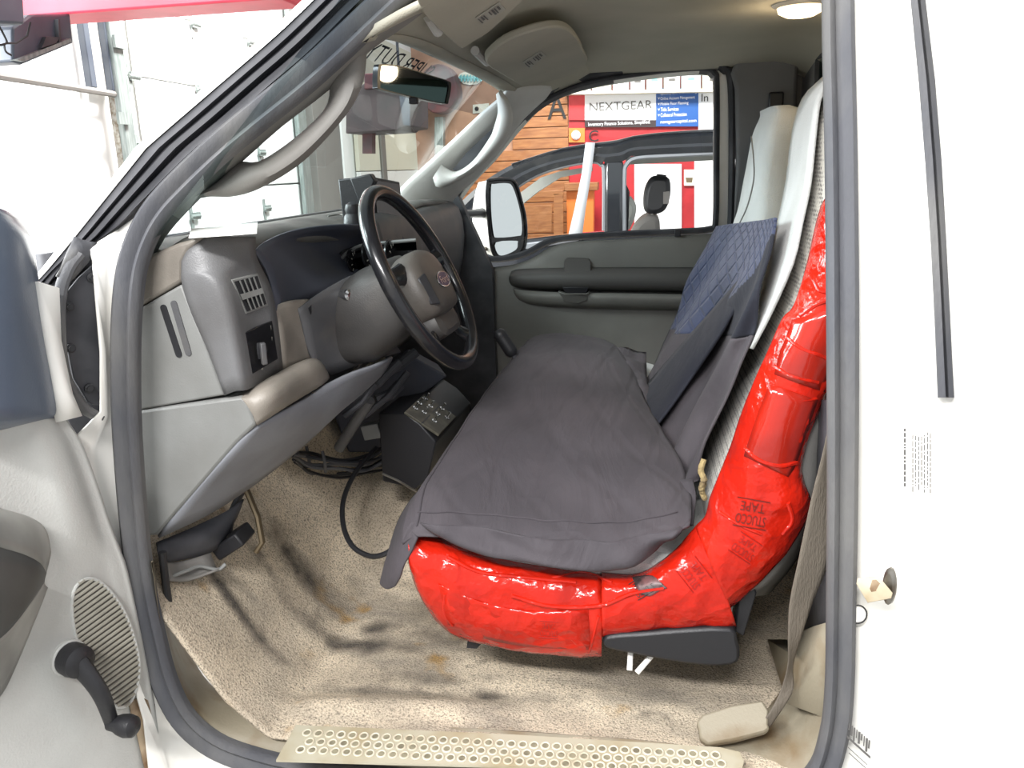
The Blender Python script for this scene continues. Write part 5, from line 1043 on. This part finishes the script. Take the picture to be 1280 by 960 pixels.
# painted frame between the glass rubber and the far seal
fo = [(905, 290), (906, 200), (905, 104), (899, 89), (884, 82), (840, 84), (770, 93), (712, 106), (672, 126), (643, 155), (612, 193), (584, 223), (562, 258), (552, 300)]
fpth = smooth([farat(*p, .0) for p in fo], 4)
b = MB(); b.sweep(fpth, [(-.020, -.03), (-.020, .008), (.020, .008), (.020, -.03), (-.020, -.03)], V3((0, -1, .24))); b.done('door_frame', 'white', pdr)
pan = [[(540, 338, 0), (600, 335, 0), (640, 331, -.01), (664, 323, -.015), (688, 309, -.02), (718, 302, -.025), (790, 298, -.025), (890, 292, -.02), (960, 290, 0)],
       [(540, 350, 0), (600, 348, -.02), (640, 344, -.03), (664, 336, -.035), (690, 326, -.04), (720, 320, -.04), (790, 318, -.04), (890, 314, -.04), (960, 312, -.02)],
       [(540, 420, 0), (600, 420, -.02), (640, 410, -.03), (664, 400, -.03), (690, 395, -.03), (720, 392, -.03), (790, 390, -.03), (890, 386, -.03), (960, 386, -.02)],
       [(540, 520, .02), (600, 520, .0), (640, 520, -.01), (664, 520, -.01), (690, 520, -.01), (720, 520, -.01), (790, 520, -.01), (890, 520, -.01), (960, 520, .0)],
       [(540, 620, .02), (600, 620, .0), (640, 620, -.01), (664, 620, -.01), (690, 620, -.01), (720, 620, -.01), (790, 620, -.01), (890, 620, -.01), (960, 620, .0)]]
loft('door_panel', dense([[farat(*p) for p in r] for r in pan], 4, 4), 'door_trim', pdr, solid=.02, off=1)
up = [[(638, 345, -.035), (645, 338, -.04), (690, 336, -.045), (770, 335, -.045), (890, 335, -.045), (960, 335, -.045)],
      [(637, 348, -.06), (646, 345, -.085), (690, 343, -.09), (770, 344, -.09), (890, 346, -.09), (960, 347, -.09)],
      [(638, 353, -.06), (650, 355, -.085), (690, 357, -.09), (770, 358, -.09), (890, 360, -.09), (960, 362, -.09)],
      [(640, 356, -.04), (652, 359, -.05), (690, 362, -.05), (770, 363, -.05), (890, 365, -.05), (960, 366, -.05)]]
loft('armrest_rail', dense([[farat(*p) for p in r] for r in up], 3, 4), 'armrest_dark', pdr, solid=.006)
lo = [[(642, 360, -.035), (655, 363, -.06), (700, 366, -.07), (780, 367, -.07), (890, 369, -.07), (960, 370, -.07)],
      [(644, 367, -.035), (656, 370, -.07), (700, 371, -.08), (780, 373, -.08), (890, 375, -.08), (960, 377, -.08)],
      [(648, 373, -.032), (662, 377, -.06), (702, 380, -.065), (780, 382, -.065), (890, 384, -.065), (960, 386, -.065)],
      [(652, 376, -.03), (668, 380, -.03), (704, 383, -.03), (780, 386, -.03), (890, 388, -.03), (960, 390, -.03)]]
loft('armrest_bulge', dense([[farat(*p) for p in r] for r in lo], 3, 4), 'door_trim', pdr, solid=.006)
b = MB(); b.prism([farat(*p) for p in [(705, 326, -.05), (709, 322, -.05), (736, 323, -.05), (739, 328, -.05), (739, 349, -.10), (704, 349, -.10)]], (0, .04, 0)); b.done('pull_cup', 'armrest_dark', pdr, bevel=.005)
b = MB(); b.prism([farat(*p) for p in [(703, 359, -.095), (736, 359, -.095), (733, 366, -.09), (718, 368, -.09), (706, 366, -.09)]], (0, .03, 0)); b.done('pull_pocket', 'black', pdr, bevel=.002)
b = MB(); b.prism([farat(*p) for p in [(697, 364, -.085), (706, 367, -.095), (733, 367, -.095), (737, 364, -.085), (734, 376, -.085), (722, 380, -.08), (704, 377, -.08)]], (0, .03, 0)); b.done('pocket_lip', 'door_trim', pdr, bevel=.004)
b = MB(); b.box(farat(847, 291, -.03), (.010, 0, 0), (0, .006, 0), (0, 0, .012)); b.done('lock_pin', 'black', pdr, bevel=.002)
plate('sail_cover', [farat(*p) for p in [(552, 236, -.05), (566, 240, -.04), (570, 300, -.03), (571, 334, -.02), (546, 338, -.02), (536, 310, -.04), (530, 280, -.10), (538, 256, -.10)]], (0, .02, 0), 'seal_dark', pdr, bevel=.005)
# far towing mirror outside the window
tm = thing('side_mirror', 'white towing side mirror outside the far window', 'side mirror', at(625, 270, 2.0))
MPN = V3((.73, -.68, 0)).normalized(); MP0 = at(632, 272, 2.0)
rim = smooth([onpl(x, y, MP0, MPN) for x, y in [(608, 232), (614, 225), (636, 224), (645, 230), (652, 252), (657, 275), (657, 304), (648, 319), (624, 322), (615, 312), (611, 280)]], 3, closed=True)
mc = sum(rim, V3()) / len(rim); md = MPN
b = MB(); b.grid([[p for p in rim], [p - MPN * .06 + (mc - p) * .04 for p in rim], [p - MPN * .12 + (mc - p) * .35 for p in rim]], cl=True); b.add([p - MPN * .12 + (mc - p) * .35 for p in rim], [list(range(len(rim)))]); b.done('mirror_housing', 'white', tm)
cheek = [at(x, y, 2.0) for x, y in [(608, 228), (596, 238), (591, 262), (592, 292), (600, 310), (614, 314), (610, 280)]]; b = MB(); b.prism(smooth(cheek, 2, closed=True), (-.02, .10, 0)); b.done('mirror_cheek', 'white', tm, bevel=.008)
b = MB(); b.tube(rim, .006, 8, closed=True); b.add([p - MPN * .002 for p in rim], [list(range(len(rim)))]); b.done('mirror_rim', 'gloss_black', tm)
def mglass(name, pts): 
    P = smooth([onpl(x, y, MP0 + MPN * .004, MPN) for x, y in pts], 3, closed=True); c = sum(P, V3()) / len(P)
    o = plate(name, P, -MPN * .003, 'mirror', tm, sharp=None); return o
mglass('upper_mirror_glass', [(614, 233), (618, 230), (634, 229), (641, 234), (648, 255), (652, 276), (652, 292), (647, 295), (622, 297), (617, 292), (614, 262)]); mglass('lower_mirror_glass', [(620, 303), (645, 301), (647, 304), (645, 312), (630, 319), (622, 317)])
b = MB(); b.tube([at(566, 269, 1.72), at(590, 267, 1.85), at(605, 266, 1.98)], [.018, .014, .02], 12); b.done('upper_arm', 'black', tm)
b = MB(); b.tube([at(562, 313, 1.74), at(585, 313, 1.85), at(608, 311, 1.98)], .009, 10); b.done('lower_arm', 'steel', tm)
# ================================================================== GARAGE BEYOND THE WINDSCREEN
def fw_(px, py, d=.02): return atx(px, py, XF + d)
gd = thing('overhead_door', 'white sectional overhead door with dark hinges ahead of the truck', 'garage door', V3((XF + .1, 0, ZG)))
yl, yr = fw_(167, 100).y, fw_(372, 150).y
zz = [ZG, fw_(300, 330).z, fw_(172, 190).z, fw_(160, 95).z, fw_(187, 13).z]
zz = sorted(set([ZG, .05] + [lerp(.05, zz[3], .5), zz[3], zz[4], zz[4] + .55, zz[4] + 1.1]))
for a, c in zip(zz, zz[1:]):
    b = MB(); b.prism([V3((XF + .02, yl, a + .008)), V3((XF + .08, yl, a + .008)), V3((XF + .08, yl, c - .008)), V3((XF + .02, yl, c - .008))], (0, yr - yl, 0)); b.done('door_section', 'door_white', gd, bevel=.006)
def hinge(px, py):
    c = atx(px, py, XF + .09); b = MB(); b.box(c, (.004, 0, 0), (0, .018, 0), (0, 0, .10)); b.box(c + V3((.01, .05, .01)), (.012, 0, 0), (0, .06, 0), (0, 0, .03)); b.tube([c + V3((.02, -.04, .01)), c + V3((.02, .10, .01))], .014, 8); b.done('hinge', 'col_grey', gd)
for p in [(240, 31), (311, 54), (162, 97), (247, 113), (172, 186), (240, 272), (331, 262), (324, 192)]: hinge(*p)
def post(name, px0, px1, pyr, z0, z1, d, m, parent=None, label=None, dx=.05):
    a, c = atx(px0, pyr, XF + d), atx(px1, pyr, XF + d); b = MB(); b.prism([V3((a.x, a.y, z0)), V3((c.x, c.y, z0)), V3((c.x, c.y, z1)), V3((a.x, a.y, z1))], (-dx, 0, 0))
    o = b.done(name, m, parent, bevel=.006)
    if label: tag(o, label, 'post')
    return o
tk = thing('door_track', 'grey galvanised track beside the overhead door', 'door track', fw_(148, 200))
post('track_rail', 147, 160, 100, ZG, 4.2, .16, 'col_grey', tk); post('track_lip', 140, 147, 100, ZG, 4.2, .12, 'steel', tk); 
b = MB(); c = fw_(155, 148, .18); b.box(c, (.01, 0, 0), (0, .07, 0), (0, 0, .04)); b.done('track_bracket', 'col_grey', tk)
b = MB(); b.box(fw_(150, 53, .18), (.01, 0, 0), (0, .07, 0), (0, 0, .04)); b.done('track_bracket', 'col_grey', tk)
fr0 = thing('door_surround', 'dark edged white frame above a horizontal rail left of the track', 'frame', fw_(110, 60))
post('frame_upright', 108, 115, 60, fw_(112, 111).z, 4.2, .1, 'machine', fr0); post('frame_sheet', 115, 139, 60, fw_(130, 115).z, 4.2, .08, 'paper', fr0); post('frame_edge', 134, 140, 60, fw_(140, 117).z, 4.2, .13, 'machine', fr0)
b = MB(); b.tube([fw_(-60, 86, .12), fw_(145, 118, .12)], .022, 8); b.done('frame_rail', 'slab', fr0)
tag(post('door_track', 376, 386, 180, ZG, 4.2, .16, 'col_grey'), 'grey track upright seen through the windscreen', 'door track')
tag(post('wall_post', 396, 428, 200, ZG, 4.2, .18, 'slab', dx=.12), 'broad taupe post seen through the windscreen', 'post')
tag(post('wall_post', 430, 437, 200, ZG, 4.2, .2, 'door_white'), 'thin white post right of the broad taupe one', 'post')
tag(post('wall_post', 477, 482, 180, ZG, fw_(478, 165).z, .12, 'slab', dx=.03), 'thin brown edged post under the hanging heater', 'post')
tag(plate('wall_post', [at(543, 146, 12.8), at(554, 146, 12.8), at(554, 420, 12.8), at(543, 420, 12.8)], (0, .15, 0), 'col_grey', bevel=.01), 'weathered grey post in front of the tan wall', 'post')
ol = plate('outlet_plate', [at(591, 131, YB - .02), at(611, 129, YB - .02), at(611, 140, YB - .02), at(591, 142, YB - .02)], (0, .02, 0), 'cream'); tag(ol, 'pale outlet plate on the tan wall', 'outlet')
b = MB(); b.lathe(at(596, 136, YB - .02), (0, -1, 0), [(.035, 0), (.035, .01), (.02, .012)], 14); b.done('outlet_socket', 'ink_black', ol)
d2 = thing('overhead_door', 'cream overhead door with painted sunlight on its lower sections, behind the unit heater', 'garage door', V3((XF + .1, 10, ZG)))
ya, yc = fw_(440, 150).y, 12.7
for k, (a, c) in enumerate([(ZG, -.2), (-.2, .4), (.4, .98), (.98, 1.6), (1.6, 2.2), (2.2, 2.8)]):
    b = MB(); b.prism([V3((XF + .02, ya, a + .006)), V3((XF + .08, ya, a + .006)), V3((XF + .08, ya, c - .006)), V3((XF + .02, ya, c - .006))], (0, yc - ya, 0)); b.done('door_section', 'door_white' if k < 3 else 'cream', d2, bevel=.006)  # lower sections made whiter than the cream ones to paint sunlight on them
c = fw_(520, 155, .09); b = MB(); b.box(c, (.004, 0, 0), (0, .03, 0), (0, 0, .10)); b.done('hinge', 'col_grey', d2)
ht = thing('unit_heater', 'dark faded unit heater hanging ahead of the windscreen', 'heater', at(470, 140, 5.6))
b = MB(); b.prism([at(x, y, 5.6) for x, y in [(432, 120), (455, 104), (512, 100), (513, 158), (500, 160), (497, 163), (432, 167)]], (0, .6, 0)); b.done('heater_case', 'heater_grey', ht, bevel=.01)
b = MB(); b.prism([at(x, y, 5.57) for x, y in [(455, 92), (512, 88), (513, 106), (455, 112)]], (0, .5, 0)); b.done('heater_top', 'machine_red', ht, bevel=.01)
for px_ in (440, 500):
    b = MB(); p_ = at(px_, 110, 5.9); b.tube([p_, V3((p_.x, p_.y, 4.3))], .012, 8); b.done('hanger_rod', 'seal_dark', ht)
struct(plate('ceiling_joist', [V3((-3.7, 5.8, 4.3)), V3((2.5, 5.8, 4.3)), V3((2.5, 5.8, 4.5)), V3((-3.7, 5.8, 4.5))], (0, .2, 0), 'slab'))
b = MB(); b.prism([at(x, y, 5.58) for x, y in [(497, 105), (512, 101), (512, 157), (504, 156)]], (0, .03, 0)); b.done('heater_louvre', 'machine', ht)
b = MB(); b.prism([at(x, y, 5.8) for x, y in [(453, 166), (465, 166), (465, 192), (453, 192)]], (0, .1, 0)); b.done('heater_pipe', 'machine_red', ht)
b = MB(); b.prism(smooth([at(x, y, 12.6) for x, y in [(528, 96), (536, 84), (548, 80), (560, 84), (568, 96), (572, 120), (556, 140), (534, 136)]], 3, closed=True), (0, .39, 0)); tag(b.done('hose_reel', 'machine_red', None, bevel=.02), 'rounded red reel hanging behind the rear view mirror', 'reel')
b = MB()
for k in range(7):
    x = 574 + k * 4; b.tube([at(x, 98, YB - .05), at(x + 2, 94, YB - .05), at(x + 3, 102, YB - .05), at(x + 4, 98, YB - .05)], .018, 6)
nb = plate('wall_plaque', smooth([at(x, y, YB - .03) for x, y in [(572, 96), (580, 90), (594, 92), (604, 98), (596, 105), (580, 105)]], 2, closed=True), (0, .02, 0), 'cream'); tag(nb, 'small pale plaque with teal lettering high on the tan wall', 'plaque'); b.done('plaque_lettering', 'teal', nb)
# red beam and machines hanging at the upper left
def lx(px, py, x): return atx(px, py, x)
rb = MB(); rb.prism([at(20, 22, 2.6), at(200, 9, 2.6), at(352, -2, 2.6), at(352, -90, 2.6), at(20, -90, 2.6)], (0, .25, 0)); tag(rb.done('overhead_beam', 'red_beam', None, bevel=.01), 'bright red steel beam across the upper left', 'beam')
mc_ = thing('wall_heater', 'grey open fronted machine case hanging under the red beam', 'machine', lx(55, 50, -2.6))
b = MB(); b.prism([lx(16, 34, -2.6), lx(16, 77, -2.6), lx(28, 81, -2.6), lx(92, 54, -2.6), lx(88, 17, -2.6), lx(39, 18, -2.6)], (-.35, 0, 0)); b.done('machine_case', 'machine', mc_, bevel=.01)
b = MB(); b.prism([lx(20, 75, -2.58), lx(30, 77, -2.58), lx(90, 52, -2.58), lx(88, 48, -2.58)], (-.03, 0, 0)); b.done('case_lip', 'col_grey', mc_)
b = MB(); b.prism([lx(52, 60, -2.58), lx(70, 54, -2.58), lx(76, 46, -2.58), lx(58, 46, -2.58)], (-.03, 0, 0)); b.prism([lx(73, 24, -2.58), lx(75, 24, -2.58), lx(77, 52, -2.58), lx(74, 53, -2.58)], (-.03, 0, 0)); b.done('case_insides', 'seal_dark', mc_)
b = MB(); b.prism([lx(-30, 28, -2.4), lx(32, 31, -2.4), lx(28, -40, -2.4), lx(-30, -40, -2.4)], (-.4, 0, 0)); tag(b.done('machine_cabinet', 'machine', None, bevel=.012), 'dark grey cabinet corner in the top left', 'machine')
b = MB(); b.tube(smooth([lx(-4, 28, -2.45), lx(5, 44, -2.45), lx(8, 54, -2.45), lx(-4, 57, -2.45)], 5), .004, 6); b.tube(smooth([lx(5, 54, -2.45), lx(7, 64, -2.45), lx(14, 69, -2.45)], 5), .004, 6); b.tube([lx(8, 54, -2.45), lx(20, 54, -2.45), lx(34, 45, -2.45), lx(38, 28, -2.45)], .004, 6); tag(b.done('hanging_wires', 'ink_black', None), 'thin dark wires looping under the dark cabinet corner', 'wires')
# ================================================================== BEYOND THE FAR WINDOW
def bw(px, py, d=.02): return at(px, py, YB - d)
x0, x1 = bw(470, 200).x, bw(711, 200).x; b = MB(); z = ZG
zq, xl = bw(580, 192).z, bw(640, 150).x
while z < 2.6:
    x0 = bw(540, 200).x if z < zq else xl
    b.box(V3(((x0 + x1) / 2, YB - .03, z + .085)), ((x1 - x0) / 2, 0, 0), (0, .025, 0), (0, 0, .08)); z += .17
struct(b.done('wall_boards', 'wood', None, bevel=.008))
b = MB(); a, c = bw(690, 245, .06), bw(705, 245, .06)
def board(name, px0, py0, px1, py1, d, m, th=.02, parent=None, **k): return plate(name, [bw(px0, py0, d), bw(px1, py0, d), bw(px1, py1, d), bw(px0, py1, d)], (0, th, 0), m, parent, **k)
struct(board('wall_red_section', 711, 95, 960, 420, .01, 'red_wall'))
tag(board('white_wall_board', 793, 205, 852, 400, .05, 'white_sign'), 'white board on the red wall behind the headrest', 'board')
tag(board('white_wall_board', 868, 196, 950, 400, .05, 'white_sign'), 'white board at the right edge of the far window', 'board')
tag(board('white_wall_board', 873, 112, 950, 165, .05, 'white_sign'), 'white panel right of the blue sign', 'board')
po_ = board('wall_poster', 855, 212, 868, 232, .05, 'cream'); tag(po_, 'small cream poster on the red strip', 'poster')
b = MB(); b.add([bw(857, 222, .055), bw(866, 222, .055), bw(865, 228, .055), bw(858, 228, .055)], [[0, 1, 2, 3]]); b.done('poster_picture', 'brass', po_, sharp=None)
sg = thing('banner_sign', 'white banner with spaced lettering beside a blue list panel', 'sign', bw(775, 132))
board('banner_panel', 731, 114, 821, 151, .06, 'white_sign', parent=sg); board('banner_strip', 731, 150, 821, 159, .062, 'black_sign', parent=sg); bp_ = board('blue_panel', 820, 110, 873, 158, .064, 'blue_sign', parent=sg); board('red_block', 711, 118, 731, 150, .05, 'red_sign', parent=sg)
ex = V3((1, 0, 0)); ez = V3((0, 0, 1)); wsc = (bw(821, 130).x - bw(731, 130).x) / 90
lettering('banner_lettering', 'NEXTGEAR', bw(776, 132, .07), ex, ez, 10 * wsc, 'ink_grey', sg, width=78 * wsc)
lettering('strip_lettering', 'Inventory Finance Solutions, Simplified.', bw(774, 154.5, .07), ex, ez, 5.5 * wsc, 'white_sign', sg, width=78 * wsc)
for k, (t, wd) in enumerate([('Specialty Line Unit Financing', 44), ('Online Account Management', 42), ('Mobile Floor Planning', 34), ('Title Services', 22), ('Collateral Protection', 32)]):
    lettering('panel_lettering', t, bw(826 + wd / 2, 116 + 7.0 * k - (k * .2), .07), ex, ez, 4.6 * wsc, 'white_sign', bp_, width=wd * wsc)
    lettering('panel_tick', 'v', bw(823.5, 116 + 7.0 * k, .07), ex, ez, 2.6 * wsc, 'white_sign', bp_)
lettering('panel_lettering', 'nextgearcapital.com', bw(848, 152, .07), ex, ez, 5.4 * wsc, 'white_sign', bp_, width=44 * wsc)
lettering('board_lettering', 'In', bw(881, 122, .06), ex, ez, 9 * wsc, 'ink_black', sg)
la = lettering('wall_letter', 'A', bw(696, 133, .075), ex, ez, 30 * wsc, 'ink_black', None, width=24 * wsc); tag(la, 'dark letter A on the pine board wall', 'letter'); la.modifiers.new('thick', 'SOLIDIFY').thickness = .02
lc = lettering('wall_letter', 'C', bw(742, 170, .075), ex, ez, 14 * wsc, 'ink_black', None, width=12 * wsc); tag(lc, 'dark letter C under the white banner', 'letter'); lc.modifiers.new('thick', 'SOLIDIFY').thickness = .02
ob = board('orange_panel', 711, 160, 731, 178, .05, 'orange'); tag(ob, 'small orange panel with a white round bell', 'panel'); b = MB(); b.lathe(bw(720, 169, .05), (0, -1, 0), [(.07, 0), (.075, .02), (.055, .05), (.02, .065)], 18); b.done('bell', 'white_sign', ob)
for k, (a, c, t) in enumerate([(711, 738, 102), (740, 764, 98), (766, 786, 96), (788, 806, 95), (808, 828, 92), (830, 850, 92), (852, 876, 90), (878, 905, 92)]):
    P = [bw(a, t - (30 if k == 0 else 14), .25), bw(c, t - (30 if k == 0 else 14), .25), bw(c, 113 - k * .4, .25), bw(a, 113 - k * .4, .25)]; o = plate('storage_box', P, (0, .2, 0), ['white_sign', 'cream', 'door_white'][k % 3], bevel=.008)
    tag(o, 'white storage box in the row above the banner sign', 'box', 'boxes above the banner'); bb = MB(); m_ = (P[0] + P[2]) / 2; bb.box(m_ + V3((0, -.003, -.06)), (.05, 0, 0), (0, .003, 0), (0, 0, .02)); bb.done('box_label', 'ink_grey' if k % 2 else 'teal', o)
shf = plate('wall_shelf', [bw(705, 114, .28), bw(912, 110, .28), bw(912, 114, .28), bw(705, 118, .28)], (0, .26, 0), 'cream'); tag(shf, 'cream shelf carrying the white boxes above the banner', 'shelf')
ct = thing('wooden_counter', 'pine counter standing against the red wall behind the dark car', 'counter', bw(726, 330, .4))
b = MB(); b.prism([at(708, 236, 12.2), at(742, 234, 12.2), at(740, 400, 12.2), at(710, 400, 12.2)], (0, .4, 0)); b.done('counter_body', 'orange', ct, bevel=.01)
b = MB(); b.prism([at(705, 229, 12.1), at(747, 228, 12.1), at(747, 238, 12.1), at(705, 239, 12.1)], (0, .5, 0)); b.done('counter_top', 'wood', ct, bevel=.01)
fe = thing('pine_fence', 'low pine railing in front of the board wall', 'railing', at(670, 330, 12.0))
for a, c, t, u in [(640, 704, 240, 247), (640, 690, 258, 290), (692, 704, 240, 420), (630, 640, 240, 420)]:
    b = MB(); b.prism([at(a, t, 12.0), at(c, t - 2, 12.0), at(c, u, 12.0), at(a, u, 12.0)], (0, .05, 0)); b.done('rail_board', 'wood', fe, bevel=.006)
# ------------------------------------------------------------------ the dark car alongside
car = thing('black_car', 'black car with open view through its windows beyond the far door', 'car', at(800, 300, 4.2))
CY = 3.7
def cp(px, py, d=0): return at(px, py, CY + d)
outer = [(548, 292), (560, 270), (585, 244), (612, 222), (640, 206), (672, 194), (706, 186), (745, 180), (772, 178), (790, 172), (830, 168), (900, 164), (980, 164)]
h1 = [(596, 292), (612, 268), (634, 244), (656, 227), (680, 215), (712, 206), (742, 202), (751, 206), (755, 216), (755, 288)]
h2 = [(780, 289), (780, 222), (783, 206), (796, 197), (840, 194), (900, 191), (980, 190)]
def ring(name, top, bot, m, parent, depth=.08, sub=3, yoff=0):
    A = smooth([cp(*p, yoff) for p in top], sub); B = smooth([cp(*p, yoff) for p in bot], sub); n = 40
    ra = [along(A, k / (n - 1)) for k in range(n)]; rb_ = [along(B, k / (n - 1)) for k in range(n)]
    b = MB(); b.grid([[a, a.lerp(c, .2) + V3((0, -.03, 0)), a.lerp(c, .55) + V3((0, -.012, 0)), a.lerp(c, .7) + V3((0, -.02, 0)), c, c + V3((0, depth, 0)), a + V3((0, depth, 0)), a] for a, c in zip(ra, rb_)]); return b.done(name, m, parent, sharp=40)
ring('roof_rail', outer[:9] , h1[:8], 'car', car)
ring('roof_rail', [(745, 180), (775, 177), (790, 172), (830, 168), (900, 164), (980, 164)], [(756, 204), (775, 202), (783, 200), (796, 194), (900, 190), (980, 189)], 'car', car)
ring('roof_skin', [(640, 204), (706, 184), (770, 175), (790, 170), (830, 165), (900, 161), (980, 161)], [(640, 207), (706, 187), (770, 179), (790, 173), (830, 168), (900, 165), (980, 165)], 'car_grey', car, depth=1.6)
b = MB(); b.prism([cp(755, 200), cp(779, 200), cp(779, 300), cp(755, 300)], (0, .10, 0)); b.done('centre_pillar', 'car', car, bevel=.02)
b = MB(); b.prism([cp(x, y, -.01) for x, y in [(548, 296), (600, 293), (650, 300), (700, 294), (755, 290), (980, 288), (980, 420), (548, 420)]], (0, .12, 0)); b.done('car_side', 'car', car, bevel=.02)
b = MB(); b.prism([cp(x, y, -.03) for x, y in [(640, 306), (700, 298), (724, 296), (724, 301), (660, 312)]], (0, .05, 0)); b.done('door_moulding', 'car_grey', car, bevel=.008)
b = MB(); P = smooth([cp(x, y, .02) for x, y in h1], 3); b.tube(P, .012, 6); P = smooth([cp(x, y, .02) for x, y in h2], 3); b.tube(P, .014, 6); b.done('window_trim', 'car_grey', car)
b = MB(); b.prism([cp(x, y, 1.45) for x, y in [(646, 244), (676, 222), (700, 214), (740, 208), (740, 214), (700, 222), (672, 240), (652, 256)]], (0, .08, 0)); b.done('far_pillar_lining', 'car_lining', car)
b = MB(); b.prism([cp(x, y, 1.2) for x, y in [(782, 196), (980, 186), (980, 196), (782, 206)]], (0, .2, 0)); b.done('roof_lining', 'car_lining', car)
sp3 = smooth([at(x, y, 4.2) for x, y in [(804, 256), (806, 236), (814, 222), (826, 220), (837, 224), (838, 244), (832, 262), (820, 268), (808, 266)]], 3, closed=True)
b = MB(); b.prism(sp3, (0, .24, 0)); b.done('headrest', 'black', car, bevel=.03)
b = MB(); b.tube([at(826, 224, 4.3), at(827, 218, 4.3)], .03, 10); b.done('headrest_cap', 'black', car)
b = MB(); b.tube([at(817, 266, 4.3), at(815, 276, 4.3)], .02, 8); b.done('headrest_post', 'steel', car)
b = MB(); b.prism(smooth([at(x, y, 4.15) for x, y in [(786, 300), (796, 280), (810, 270), (822, 272), (825, 282), (822, 310), (790, 330)]], 3, closed=True), (0, .45, 0)); b.done('seat_back', 'slab', car, bevel=.03)
plate('headrest_tag', [at(829, 240, 4.18), at(837, 239, 4.18), at(836, 255, 4.18), at(829, 255, 4.18)], (0, .01, 0), 'slab', car)
b = MB(); b.tube(smooth([at(784, 248, 3.95), at(790, 258, 3.95), at(788, 272, 3.95), at(782, 285, 3.95)], 4), .025, 8); b.done('belt_loop', 'car_lining', car)
b = MB(); b.prism([cp(780, 225, .1), cp(787, 240, .1), cp(785, 290, .1), cp(780, 290, .1)], (0, .05, 0)); b.done('rear_belt', 'black', car)
stp = loft('hanging_strap', [[at(732, 178, 3.66), at(744, 178, 3.66)], [at(727, 218, 3.66), at(739, 218, 3.66)], [at(718, 262, 3.66), at(732, 262, 3.66)], [at(709, 300, 3.66), at(727, 300, 3.66)]], 'strap', None, solid=.006); tag(stp, 'pale grey strap hanging down in front of the dark car', 'strap')
